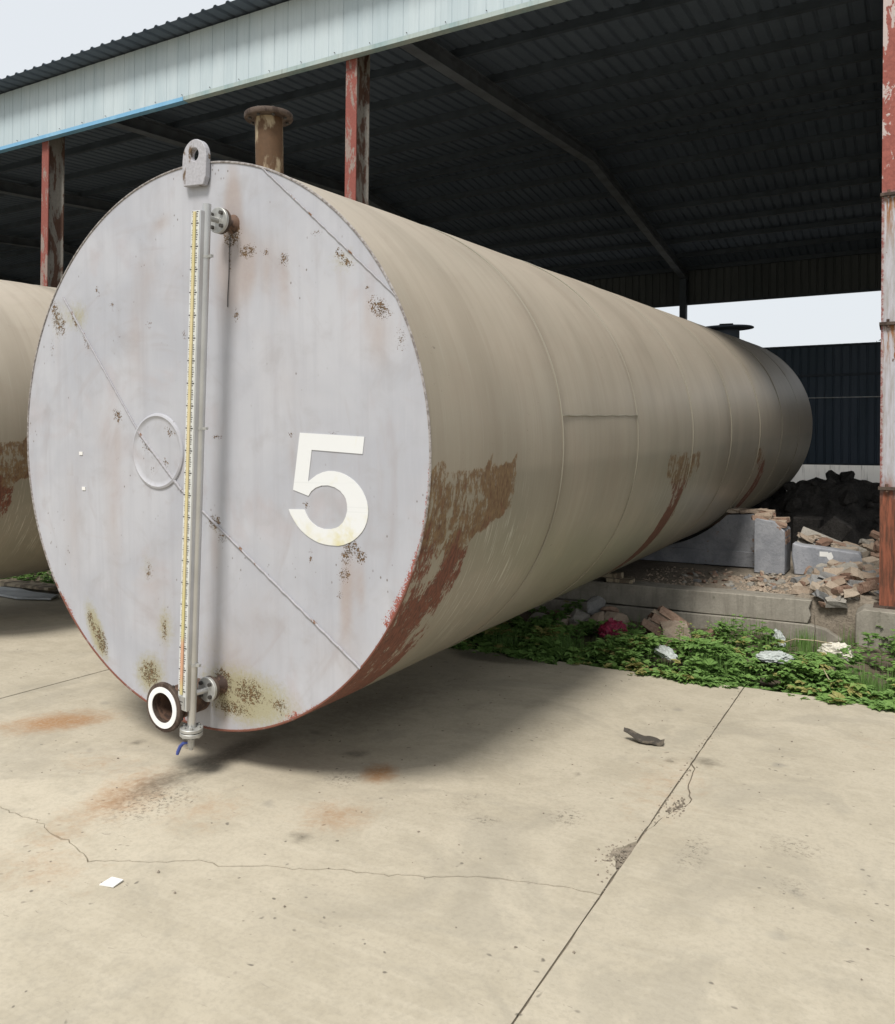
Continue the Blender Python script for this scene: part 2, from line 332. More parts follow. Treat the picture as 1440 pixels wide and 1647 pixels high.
MAT = dict(
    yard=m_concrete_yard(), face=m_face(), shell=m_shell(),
    weld=m_steel('weld_paint', (0.345, 0.338, 0.358), (0.20, 0.10, 0.05), 0.15, 18),
    rimweld=m_rim(),
    lug=m_steel('lug_paint', (0.40, 0.395, 0.42), (0.15, 0.10, 0.06), 0.25, 16),
    pipe=m_steel('pipe_rust', (0.36, 0.29, 0.19), (0.12, 0.065, 0.03), 0.65, 7),
    flange_rust=m_steel('flange_rust', (0.085, 0.06, 0.045), (0.05, 0.03, 0.02), 0.5, 14),
    stub=m_steel('stub_rust', (0.13, 0.075, 0.05), (0.06, 0.035, 0.025), 0.5, 25),
    stainless=m_plain('stainless', (0.52, 0.52, 0.51), 0.33, 0.75, 0.08, 6),
    flange=m_plain('flange_metal', (0.42, 0.42, 0.40), 0.5, 0.5, 0.2, 20),
    bolt=m_plain('bolt_dark', (0.06, 0.055, 0.05), 0.6, 0.3, 0.3, 30),
    board=m_plain('scale_board', (0.56, 0.57, 0.55), 0.5, 0.0, 0.06, 8),
    mark=m_plain('scale_ink', (0.035, 0.03, 0.03), 0.6),
    gasket=m_plain('white_gasket', (0.78, 0.78, 0.77), 0.5, 0, 0.08, 14),
    black=m_plain('pipe_inside', (0.03, 0.022, 0.018), 0.8),
    blue=m_plain('blue_grip', (0.05, 0.075, 0.27), 0.4, 0, 0.2, 20),
    five=None, strip=None,
    column=m_steel('column_grey', (0.25, 0.235, 0.21), (0.12, 0.065, 0.045), 0.5, 6),
    column_red=m_steel('column_red', (0.235, 0.068, 0.052), (0.30, 0.23, 0.20), 0.35, 7),
    endcol=m_end_column(), plinth=m_plinth(),
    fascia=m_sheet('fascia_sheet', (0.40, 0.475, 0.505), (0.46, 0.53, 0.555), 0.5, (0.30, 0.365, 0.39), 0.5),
    trim_blue=m_sheet('trim_blue', (0.16, 0.36, 0.55), (0.22, 0.42, 0.58), 0.45, (0.12, 0.25, 0.35), 0.4),
    trim_grey=m_sheet('trim_grey', (0.22, 0.32, 0.33), (0.34, 0.40, 0.38), 0.6, (0.15, 0.16, 0.14), 0.6),
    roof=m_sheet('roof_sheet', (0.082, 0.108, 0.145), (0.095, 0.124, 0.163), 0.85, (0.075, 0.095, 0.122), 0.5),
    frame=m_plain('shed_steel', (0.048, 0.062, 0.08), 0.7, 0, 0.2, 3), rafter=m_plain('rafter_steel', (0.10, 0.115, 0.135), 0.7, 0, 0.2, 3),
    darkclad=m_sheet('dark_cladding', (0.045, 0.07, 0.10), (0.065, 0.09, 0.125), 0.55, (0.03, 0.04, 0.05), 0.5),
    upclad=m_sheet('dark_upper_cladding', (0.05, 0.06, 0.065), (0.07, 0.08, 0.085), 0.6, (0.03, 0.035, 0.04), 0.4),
    girt=m_plain('girt_pale', (0.45, 0.47, 0.48), 0.6), wall=m_backwall(),
    soil=m_soil('soil', (0.085, 0.068, 0.048), (0.15, 0.122, 0.09), 4),
    dirt=m_soil('shed_dirt', (0.19, 0.16, 0.125), (0.27, 0.23, 0.18), 5), far=m_soil('far_earth', (0.20, 0.18, 0.13), (0.27, 0.25, 0.19), 0.5),
    blackdirt=m_soil('black_earth', (0.03, 0.028, 0.026), (0.065, 0.06, 0.055), 5, 1.0),
    brick=m_stone('brick_clay', (0.20, 0.118, 0.082), (0.30, 0.205, 0.15)),
    brickpale=m_stone('brick_mortared', (0.33, 0.255, 0.19), (0.40, 0.33, 0.255)),
    chunk=m_stone('concrete_chunk', (0.27, 0.25, 0.215), (0.36, 0.335, 0.29)),
    greychunk=m_stone('grey_render_chunk', (0.21, 0.21, 0.205), (0.29, 0.285, 0.275)),
    render=m_rendered('grey_render', (0.205, 0.212, 0.228), (0.285, 0.29, 0.305), (0.22, 0.14, 0.10)),
    render2=m_rendered('blue_grey_render', (0.235, 0.245, 0.265), (0.32, 0.325, 0.345), (0.24, 0.22, 0.19)),
    wood=m_steel('weathered_wood', (0.36, 0.30, 0.21), (0.17, 0.13, 0.09), 0.5, 9),
    leaf=m_leaf('weed_leaf', (0.07, 0.15, 0.034), (0.22, 0.365, 0.10), (0.33, 0.31, 0.11)),
    tree=m_leaf('tree_leaf', (0.018, 0.035, 0.014), (0.04, 0.065, 0.025), (0.05, 0.07, 0.03)), bark=m_plain('bark', (0.07, 0.055, 0.04), 0.95, 0, 0.3, 12, 0.4),
    dry=m_plain('dry_stalk', (0.40, 0.34, 0.22), 0.8), redbag=m_plain('crimson_bag', (0.17, 0.010, 0.035), 0.5, 0, 0.5, 12, 0.3),
    whitebag=m_plain('white_bag', (0.42, 0.45, 0.43), 0.5, 0, 0.2, 9, 0.3), foam=m_plain('white_foam', (0.60, 0.57, 0.48), 0.9, 0, 0.2, 15, 0.4),
    paper=m_plain('white_paper', (0.72, 0.71, 0.68), 0.8, 0, 0.06, 5), scrap=m_steel('scrap_plate', (0.065, 0.056, 0.045), (0.15, 0.125, 0.095), 0.4, 16),
    grey=m_plain('grey_sheet', (0.38, 0.40, 0.41), 0.6, 0, 0.2, 5),
)
def m_five():
    t = NT('number_white'); c0 = t.coord(); y = t.noise(c0, 5, 5, 0.65, 0.4); z = t.xyz(c0)[2]
    c = t.mix(t.ss(t.math('ADD', y, t.ss(z, 1.14, 0.95, 0, 0.22)), 0.58, 0.85), (0.66, 0.67, 0.67), (0.58, 0.54, 0.33))
    ln = t.ss(t.noise(t.scale(c0, (0.6, 1, 30)), 1, 2), 0.62, 0.66, 0, 0.35); return t.out(t.mix(ln, c, (0.55, 0.57, 0.57)), 0.42)
def m_strip():
    t = NT('indicator_strip'); c0 = t.coord(); z = t.xyz(c0)[2]; n = t.noise(t.scale(c0, (1, 1, 2.4)), 1, 4)
    c = t.mix(t.ss(n, 0.4, 0.6), (0.50, 0.44, 0.21), (0.55, 0.47, 0.28))
    pink = t.math('MULTIPLY', t.ss(z, 0.52, 0.46), t.ss(z, 0.24, 0.34)); c = t.mix(t.math('MULTIPLY', pink, 0.85), c, (0.52, 0.27, 0.18)); return t.out(c, 0.4)
MAT['five'] = m_five(); MAT['strip'] = m_strip()

# ================================================================== GROUND
U, GZ = 0.944, 0.09        # scales the yard layout about the camera foot; raised level of the yard
def poly_slab(name, outline, z, parent, mat, step=0.06, thick=0.16, attrs=None, sink=None):
    """slab piece with the given outline: triangulated top with inner grid points, and sides"""
    outline = [(p[0] * U, p[1] * U) for p in outline]; z += GZ
    xs = [p[0] for p in outline]; ys = [p[1] for p in outline]
    pts = [Vector(p) for p in outline]; n = len(pts); edges = [(i, (i+1) % n) for i in range(n)]
    x = min(xs) + step
    while x < max(xs):
        y = min(ys) + step
        while y < max(ys):
            pts.append(Vector((x + rnd.uniform(-.2, .2) * step, y + rnd.uniform(-.2, .2) * step))); y += step
        x += step
    vo, eo, fo, *_ = delaunay_2d_cdt(pts, edges, [list(range(n))], 1, 1e-5)
    use = sorted({i for f in fo for i in f}); mp = {i: k for k, i in enumerate(use)}
    vs = [(vo[i].x, vo[i].y, z + (sink(vo[i].x, vo[i].y) if sink else 0)) for i in use]
    fs = [tuple(mp[i] for i in f) for f in fo]
    k0 = len(vs); vs += [(p[0], p[1], z + (sink(p[0], p[1]) if sink else 0)) for p in outline] + [(p[0], p[1], z - thick) for p in outline]
    for i in range(n): j = (i + 1) % n; fs.append((k0+i, k0+j, k0+n+j, k0+n+i))
    m = MB(); m.v = vs; m.f = fs; me = m.mesh(name, mat)
    if attrs:
        for nm, fn in attrs.items(): set_attr(me, nm, [fn(v.co.x / U, v.co.y / U) for v in me.vertices])
    return link(name, me, parent)

ground = tag(MB().add([(-600,-600,-.16),(600,-600,-.16),(600,900,-.16),(-600,900,-.16)], [(0,1,2,3)]).obj('ground', MAT['far']), kind='structure')
yard = tag(empty('concrete_yard', (0, 0, 0)), kind='structure')
def g_rust(x, y):
    r = .75 * ell(x, y, -4.38, 3.2, .55, .32, .9) + .8 * ell(x, y, -2.30, 3.5, .16, .22, .5) + .5 * ell(x, y, -2.2, 3.0, .32, .32)
    r += .55 * ell(x, y, -3.17, 2.62, .26, .55, .15) + .35 * ell(x, y, -2.9, 2.05, .5, .4) + .3 * ell(x, y, -3.6, 2.9, .6, .4) + .35 * ell(x, y, -2.75, 2.75, .4, .5)
    return r + .25 * ell(x, y, .3, 5.3, 1.4, .7) + .3 * ell(x, y, -1.0, 4.1, .5, 1.2)
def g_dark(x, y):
    d = .62 * ell(x, y, -3.13, 3.36, .13, .42, .12) + .55 * ell(x, y, -3.15, 2.85, .2, .5) + 1.2 * ell(x, y, -2.8, 5.93, .55, .2) + .45 * ell(x, y, -3.0, 4.4, .8, 1.6)  # last term darkens the slab broadly beneath the tank
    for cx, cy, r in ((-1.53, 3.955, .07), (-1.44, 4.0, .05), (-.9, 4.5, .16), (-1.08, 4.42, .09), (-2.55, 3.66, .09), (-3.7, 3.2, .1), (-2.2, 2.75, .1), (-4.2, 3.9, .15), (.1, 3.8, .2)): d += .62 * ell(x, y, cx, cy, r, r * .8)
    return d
def g_grit(x, y):
    g = 0
    for cx, cy, a, b in ((-1.61, 3.3, .1, .06), (-.38, 3.7, .13, .1), (-.35, 3.33, .12, .06), (-1.75, 3.42, .04, .16), (-.75, 3.45, .05, .25), (-1.3, 3.5, .1, .12), (-2.42, 3.35, .12, .12), (-3.0, 2.7, .2, .3), (.1, 3.6, .06, .3)): g += 1.2 * ell(x, y, cx, cy, a, b)
    return clamp(g)
GA = dict(rust=g_rust, dark=g_dark, grit=g_grit)
def jit(pts, amp, step, seed):
    r = random.Random(seed); out = []
    for (a, b) in zip(pts[:-1], pts[1:]):
        L = math.hypot(b[0]-a[0], b[1]-a[1]); n = max(1, int(L / step))
        for i in range(n):
            t = i / n; k = amp if i else amp * .3
            out.append((a[0] + (b[0]-a[0]) * t + r.uniform(-k, k), a[1] + (b[1]-a[1]) * t + r.uniform(-k, k)))
    out.append(pts[-1]); return out
EDGE, JR, JL, YB = 6.07, -.962, -5.10, -2.2
crack = [(-5.09, 2.52), (-4.5, 2.40), (-3.95, 2.36), (-3.563, 2.315), (-3.413, 2.306), (-3.298, 2.315), (-3.115, 2.259), (-3.02, 2.262), (-2.864, 2.217), (-2.793, 2.182), (-2.721, 2.235), (-2.583, 2.297), (-2.447, 2.393), (-2.306, 2.418), (-2.167, 2.509), (-2.061, 2.531), (-1.916, 2.615), (-1.772, 2.659), (-1.556, 2.762), (-1.389, 2.853), (-1.231, 2.902), (-1.072, 2.942), (-.9665, 2.949)]
cj = jit(crack, .010, .028, 3); cw = [.0012 + .0055 * abs(nz(p[0] * 7, p[1] * 7)) for p in cj]
slab_edge_line = jit([(-.9665, EDGE), (JL + .008, EDGE)], .008, .09, 5)
right_up = jit([(-.9665, 2.956), (-.9665, 3.15)], .0025, .05, 6) + [(-.98, 3.18), (-.99, 3.215), (-1.006, 3.25), (-.995, 3.29), (-1.022, 3.33), (-.998, 3.36), (-.985, 3.40)] + jit([(-.9665, 3.43), (-.9665, EDGE)], .0025, .06, 8)[:-1]
top = [(p[0], p[1] + w) for p, w in zip(cj, cw)] + right_up[1:] + slab_edge_line
poly_slab('slab', top, 0, yard, MAT['yard'], .055, .16, GA)
bot = [(p[0], p[1] - w) for p, w in zip(cj, cw)][::-1] + [(JL + .008, YB), (-.9665, YB)]
poly_slab('slab', bot, -.002, yard, MAT['yard'], .07, .16, GA)
cr = [(-.9585, 3.56), (-.94, 3.668), (-.916, 3.754), (-.875, 3.876), (-.863, 3.977), (-.912, 4.143), (-.935, 4.37), (-.9585, 4.42)]
crj = jit(cr, .008, .04, 11)
rs = [(-.9585, YB), (3.18, YB), (3.18, EDGE)] + jit([(3.18, EDGE), (-.9585, EDGE)], .008, .09, 12)[1:] + [(-.9585, 5.2)] + jit([(-.9585, 5.15), (-.9585, 4.43)], .002, .06, 13) + [(p[0] + .004, p[1]) for p in crj][::-1] + jit([(-.9585, 3.5), (-.9585, 2.2)], .002, .06, 14)
poly_slab('slab', rs, 0, yard, MAT['yard'], .07, .16, GA)
poly_slab('slab', [(p[0] - .003, p[1]) for p in crj], -.004, yard, MAT['yard'], .05, .16, GA)
poly_slab('slab', [(JL - 4.14, YB), (JL - .006, YB)] + jit([(JL - .006, EDGE), (JL - 4.14, EDGE)], .008, .09, 15), 0, yard, MAT['yard'], .12, .16, GA)
for k in range(2):
    poly_slab('slab', [(JL - 8.28 - k*4.14, YB), (JL - 4.155 - k*4.14, YB), (JL - 4.155 - k*4.14, EDGE), (JL - 8.28 - k*4.14, EDGE)], 0, yard, MAT['yard'], .4, .16, GA)
    poly_slab('slab', [(3.19 + k*4.14, YB), (7.32 + k*4.14, YB), (7.32 + k*4.14, EDGE), (3.19 + k*4.14, EDGE)], 0, yard, MAT['yard'], .4, .16, GA)
for k in range(6):
    x0 = JL - 8.28 + k * 4.14; poly_slab('slab', [(x0, -8), (x0 + 4.13, -8), (x0 + 4.13, YB - .01), (x0, YB - .01)], 0, yard, MAT['yard'], .5, .16, GA)
# dirt lying in the joints, the strip of soil between slab and plinth
tag(MB().box(JL - 8.3, 11, -7.5, EDGE * U - .005, -.1, GZ - .010).obj('joint_dirt', MAT['dirt']), kind='structure')
EM = EDGE * U
def strip_h(x, y): return GZ - .05 + .05 * nz(x, y, 1, 2.2) + .03 * nz(x, y, 4, 7) + .04 * sstep(6.4, 7.4, y)
m = MB(); nx, ny = 150, 14
m.v = [(-17 + 24 * i / nx, EM - .02 + 1.92 * j / ny, strip_h(-17 + 24 * i / nx, EM + 1.92 * j / ny) - (.06 if j == 0 else 0)) for j in range(ny + 1) for i in range(nx + 1)]
m.f = [(j*(nx+1)+i, j*(nx+1)+i+1, (j+1)*(nx+1)+i+1, (j+1)*(nx+1)+i) for j in range(ny) for i in range(nx)]
tag(m.obj('soil_strip', MAT['soil'], smooth=True), kind='structure')

# ================================================================== SHED FLOOR AND PLINTH
PY, PZ = 7.58, 0.40
m = MB(); nx, ny = 120, 50
def floor_h(x, y): return PZ - .03 + .018 * nz(x, y, 2, 3) + .01 * nz(x, y, 7, 9)
m.v = [(-38 + .64 * i if i < 40 else -12.4 + (i - 40) * .485, PY + .25 + 16.7 * (j / ny) ** 1.6, 0) for j in range(ny + 1) for i in range(nx + 1)]
m.v = [(x, y, floor_h(x, y)) for x, y, _ in m.v]
m.f = [(j*(nx+1)+i, j*(nx+1)+i+1, (j+1)*(nx+1)+i+1, (j+1)*(nx+1)+i) for j in range(ny) for i in range(nx)]
tag(m.obj('shed_floor', MAT['dirt'], smooth=True), kind='structure')
plinth = tag(empty('plinth', (-2, PY, 0)), 'weathered concrete plinth with a broken end beside the rusty column', 'plinth')
def rough_beam(name, poly, y0, y1, mat, parent, seed, amp=.006, seg=.12):
    """beam of outline poly in XZ, front face gridded and slightly uneven"""
    P = jit(poly + [poly[0]], amp, seg, seed)[:-1]
    m = MB().prism([(x + 2, z) for x, z in P], y0 - PY, y1 - PY, 'xz'); return m.obj(name, mat, parent, bevel=.006)
rough_beam('upper_course', [(-38, .206), (-.70, .206), (-.672, .27), (-.69, .33), (-.665, .40), (-38, .405)], PY, PY + .26, MAT['plinth'], plinth, 21, .004, .3)
rough_beam('lower_course', [(-38, -.2), (-.30, -.2), (-.31, .0), (-.42, .09), (-.55, .17), (-.68, .198), (-38, .20)], PY - .025, PY + .3, MAT['plinth'], plinth, 22, .004, .3)
ped = rough_beam('column_footing', [(-.33, -.2), (.36, -.2), (.36, .39), (.0, .395), (-.27, .40), (-.325, .36)], 7.36, 7.95, MAT['plinth'], plinth, 23, .008, .12)

# ================================================================== SHED
FY = 7.60; YR, YB2 = 15.8, 24.0
def zb(y): return 6.60 + .1 * (min(y, 2 * YR - y) - 7.6)       # underside of the rafters
shed = tag(empty('open_shed', (-5.4, FY, PZ)), 'long open steel shed with pale blue fascia and dark corrugated roof', 'shed')
SO = Vector((5.4, -FY, -PZ))
def sp(m, name, mat, smooth=False, bevel=0, parent=None):
    m.v = [tuple(Vector(v) + SO) for v in m.v]; return m.obj(name, mat, parent or shed, smooth, bevel)
FX = [21.54 - 5.41 * k for k in range(11)]
def hbeam(x, y0, y1, z0, z1, w, tf=.014, front=True):
    m = MB(); m.box(x - .005, x + .005, y0 + tf, y1 - tf, z0, z1); m.box(x - w/2, x + w/2, y1 - tf, y1, z0, z1); return m
cm = fm = None
for k, x in enumerate(FX):
    end = abs(x + .1) < .05
    w = .30 if end else .15; y0 = 7.57 if end else 7.66
    y1 = y0 + .26
    c = sp(hbeam(x + .085 if end else x, y0, y1, PZ, 6.62, w), 'column', MAT['endcol'] if end else MAT['column'])
    xx = x + .085 if end else x
    sp(MB().box(xx - w/2, xx + w/2, y0, y0 + .014, PZ, 6.62), 'front_flange', MAT['endcol'] if end else MAT['column_red'], parent=None).parent = c
    for o in (c,): pass
    f = [o for o in c.children]
    if end:
        for zp in (3.735, 2.69, 1.36):
            q = sp(MB().box(xx - w/2 - .012, xx + w/2, y0 - .035, y1 + .01, zp - .012, zp + .012), 'splice_plate', MAT['flange_rust']); q.parent = c
            for b in range(3): qq = sp(MB().cyl((xx - .1 + b*.1, y0 - .02, zp - .03), (xx - .1 + b*.1, y0 - .02, zp + .035), .012, 6), 'bolt', MAT['stub']); qq.parent = c
    bp = sp(MB().box(xx - w/2 - .04, xx + w/2 + .04, y0 - .05, y1 + .05, PZ - .01, PZ + .012), 'base_plate', MAT['flange_rust']); bp.parent = c
# rafters, rear columns
for x in FX:
    m = MB()
    for (ya, yb) in ((FY + .05, YR), (YR, YB2)):
        za, zc = zb(ya), zb(yb)
        def band(x0, x1, h0, h1):
            m.add([(x0,ya,za+h0),(x1,ya,za+h0),(x1,yb,zc+h0),(x0,yb,zc+h0),(x0,ya,za+h1),(x1,ya,za+h1),(x1,yb,zc+h1),(x0,yb,zc+h1)], [(0,3,2,1),(4,5,6,7),(0,1,5,4),(1,2,6,5),(2,3,7,6),(3,0,4,7)])
        band(x-.09, x+.09, 0, .014); band(x-.005, x+.005, .014, .206); band(x-.09, x+.09, .206, .22)
    sp(m, 'rafter', MAT['rafter'])
    sp(MB().box(x-.09, x+.09, YB2-.25, YB2-.05, PZ-.2, 6.6), 'rear_column', MAT['frame'])
# purlins
ys = [7.75 + 1.15 * i for i in range(8)]
for y in ys[:-1] + [YR - .25, YR + .25] + [2 * YR - y for y in ys[:-1]]:
    z = zb(y) + .221
    sp(MB().box(-37.5, 26.4, y - .03, y + .03, z, z + .115), 'purlin', MAT['frame'])
# roof sheets
def sheet_profile(w, pitch, rib, h, base):
    P = []; x = 0.0
    while x < w - 1e-6:
        P += [(x, 0), (x + base, 0), (x + base + (pitch - base) * .3, h), (x + pitch - (pitch - base) * .3, h)]; x += pitch
    P.append((w, 0)); return P
def sheet_mesh(name, prof, A, B, up, mat):
    """profile along X swept from A to B (YZ points), ribs along up"""
    m = MB(); n = len(prof)
    m.v = [(u, A[0] + up[0]*h, A[1] + up[1]*h) for u, h in prof] + [(u, B[0] + up[0]*h, B[1] + up[1]*h) for u, h in prof]
    m.f = [(i, i+1, n+i+1, n+i) for i in range(n-1)]; return m.mesh(name, mat, fixn=False)
rp = sheet_profile(.8, .2, 0, .026, .13)
def shz(y): return zb(y) + .338
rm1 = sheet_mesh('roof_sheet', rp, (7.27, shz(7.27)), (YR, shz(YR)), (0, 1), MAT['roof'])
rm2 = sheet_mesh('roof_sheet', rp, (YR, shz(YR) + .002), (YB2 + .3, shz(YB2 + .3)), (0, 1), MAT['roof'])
for k in range(80):  # roof runs on out of view, lengthened to darken the interior
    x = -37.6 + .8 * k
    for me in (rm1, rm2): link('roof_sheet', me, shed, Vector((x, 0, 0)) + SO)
# ridge gap cover
sp(MB().add([(-37.6, YR-.3, shz(YR-.3)+.04), (26.4, YR-.3, shz(YR-.3)+.04), (26.4, YR, shz(YR)+.045), (-37.6, YR, shz(YR)+.045), (26.4, YR+.3, shz(YR+.3)+.04), (-37.6, YR+.3, shz(YR+.3)+.04)], [(0,1,2,3),(3,2,4,5)]), 'ridge_cap', MAT['roof'])
# fascia: ribbed sheets with narrow seams
FB, FT = 6.075, 6.905
fp = []
for i in range(4):
    b = i * .2
    fp += [(b, -.006), (b + .006, .0), (b + .06, .0), (b + .065, .002), (b + .125, .002), (b + .13, 0), (b + .192, .0), (b + .196, -.006)]
fp.append((.8, -.006))
fmsh = sheet_mesh('fascia_sheet', fp, (FY - .02, FB), (FY - .02, FT), (-1, 0), MAT['fascia'])
for k in range(58):
    link('fascia_sheet', fmsh, shed, Vector((-19.97 + .8 * k, rnd.uniform(-.003, .003), 0)) + SO)
sp(MB().box(-20, 26.4, FY + .0, FY + .05, FB + .05, FB + .12), 'fascia_rail', MAT['frame']); sp(MB().box(-20, 26.4, FY + .0, FY + .05, FT - .12, FT - .05), 'fascia_rail', MAT['frame'])
for (xa, xb, mt) in ((-20, -8.05, 'trim_blue'), (-8.05, 26.4, 'trim_grey')):
    sp(MB().box(xa, xb - .01, FY - .034, FY + .05, FB - .018, FB + .004).box(xa, xb - .01, FY - .038, FY - .034, FB - .018, FB + .032), 'edge_trim', MAT[mt])
m = MB()
for k in range(60): x = -19.6 + .8 * k * .6; m.cyl((x, FY - .042, FB + .06), (x, FY - .026, FB + .06), .0045, 6)
sp(m, 'fascia_screws', MAT['bolt'])
# rear cladding
pc = sheet_profile(.8, .2, 0, .025, .14)
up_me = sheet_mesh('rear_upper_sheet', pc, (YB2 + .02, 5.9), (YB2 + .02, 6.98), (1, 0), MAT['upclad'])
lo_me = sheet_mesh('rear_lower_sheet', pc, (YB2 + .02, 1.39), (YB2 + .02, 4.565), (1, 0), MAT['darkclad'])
for k in range(80):  # sheets out of view are added to block light from behind
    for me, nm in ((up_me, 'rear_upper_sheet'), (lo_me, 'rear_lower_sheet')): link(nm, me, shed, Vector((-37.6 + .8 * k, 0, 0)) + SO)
for z, mt, h in ((3.75, 'frame', .06), (3.15, 'girt', .022), (5.9, 'frame', .05), (1.40, 'frame', .05), (4.53, 'frame', .05)):
    sp(MB().box(-37.6, 26.4, YB2 - .05, YB2 + .015, z - h/2, z + h/2), 'girt', MAT[mt])
sp(MB().box(-37.75, -37.65, FY, YB2, PZ, 7.2), 'gable_sheet', MAT['upclad']); sp(MB().box(26.5, 26.6, FY, YB2, PZ, 7.2), 'gable_sheet', MAT['upclad'])  # unseen gable ends added to keep side light out of the shed
tag(MB().box(-60, 40, YB2 + 4.0, YB2 + 4.24, -.2, 2.6).obj('boundary_wall', MAT['wall']), 'streaked white wall seen under the dark rear cladding of the shed', 'wall')

# ================================================================== TANKS
TR, TL = 1.35, 10.616
EX, TA = Vector((.9990, -.0427, 0)).normalized(), Vector((.0426, .9982, .0433)).normalized()
EX = (EX - TA * EX.dot(TA)).normalized(); EZ = EX.cross(TA).normalized()
def frame_at(C):
    o = C - EZ * TR
    return Matrix(((EX.x, TA.x, EZ.x, o.x), (EX.y, TA.y, EZ.y, o.y), (EX.z, TA.z, EZ.z, o.z), (0, 0, 0, 1)))
SEAMS = [1.325, 2.56, 3.93, 5.3, 6.67, 8.04, 9.4]
def shell_mesh(name, full=True):
    ns, nt = 212, 180; vs = []; uv = []; A = dict(dust=[], rust=[], primer=[], scratch=[], grime=[])
    for i in range(ns + 1):
        s = TL * i / ns
        for j in range(nt + 1):
            th = -math.pi + 2 * math.pi * j / nt; d = math.degrees(th)
            r = TR
            if 0 < i < ns:
                r += .006 * nz(s * .9, math.cos(th) * 1.3, math.sin(th) * 1.3) + .002 * nz(s * 3, math.cos(th) * 3, math.sin(th) * 3)
                for q in SEAMS: r -= .0045 * math.exp(-((s - q) / .10) ** 2)
                r *= 1
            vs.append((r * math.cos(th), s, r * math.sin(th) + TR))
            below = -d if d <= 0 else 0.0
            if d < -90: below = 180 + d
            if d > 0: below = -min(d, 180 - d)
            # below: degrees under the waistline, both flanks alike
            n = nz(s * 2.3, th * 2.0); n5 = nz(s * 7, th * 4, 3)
            A['dust'].append(clamp(.5 + .5 * math.sin(th) * 1.15 + .15 * n) if d > -6 else clamp(.25 - below / 200 + .15 * n))  # tan dust on top; the lower tone also paints shade and ground reflection
            ru = 0.0; pr = 0.0; b2 = below + 1.2 * n5
            wA = (.755 if b2 < 13 else .755 - (b2 - 13) / 5 * .33 if b2 < 18 else .41 + .04 * n5) + .02 * n5
            if b2 > 2.2 and s < wA + .03: ru = max(ru, .47 * sstep(wA + .03, wA - .02, s) - .13 * (n5 + n) - (.03 if b2 < 16 else 0)); pr = max(pr, .34 + sstep(12, 28, below) * .5)
            for (sa, sb, top, bl, br, k) in ((3.25, 4.28, 5.2, 3.57, 3.97, 1.0), (6.45, 7.15, 7.2, 7.0, 7.42, .92)):
                tp_ = sstep(11, 24, b2); w_ = .07 * n5 + .05 * n
                la, rb = sa + (bl - sa) * tp_ + w_, sb + (br - sb) * tp_ - w_
                cov = sstep(top - .5, top + 1.2, b2) * sstep(la - .03, la + .08, s) * sstep(rb + .06, rb - .08, s)
                if cov > 0:
                    ru = max(ru, cov * k * (.40 + .16 * sstep(14, 30, below) - .16 * n5)); pr = max(pr, .15 + .55 * sstep(10, 22, below))
            A['rust'].append(ru); A['primer'].append(pr)
            A['grime'].append(clamp(sum(math.exp(-((s - q) / .05) ** 2) for q in SEAMS) * (.6 + .8 * n) + .8 * clamp(1 - abs(s - 2.95) / .10) * (.3 + n) + .7 * clamp(1 - s / .12) * clamp(.4 + n5)))  # dirt along the welds, with a faint shadow band painted between seams
            sc = ell(s, below, .75, 28, .5, 24) * 1.4 + ell(s, below, 4.2, 18, .5, 14) * 1.3 + ell(s, below, 3.4, 25, .35, 14)
            A['scratch'].append(clamp(sc + .06))
    fs = [(i*(nt+1)+j, i*(nt+1)+j+1, (i+1)*(nt+1)+j+1, (i+1)*(nt+1)+j) for i in range(ns) for j in range(nt)]
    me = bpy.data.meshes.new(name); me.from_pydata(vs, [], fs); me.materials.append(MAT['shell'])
    ul = me.uv_layers.new(name='UVMap'); buf = []
    for f in fs:
        for vi in f: i, j = divmod(vi, nt + 1); buf += [TL * i / ns, (2 * math.pi * j / nt) * TR]
    ul.data.foreach_set('uv', buf)
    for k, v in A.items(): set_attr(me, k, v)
    me.polygons.foreach_set('use_smooth', [True] * len(fs)); return me
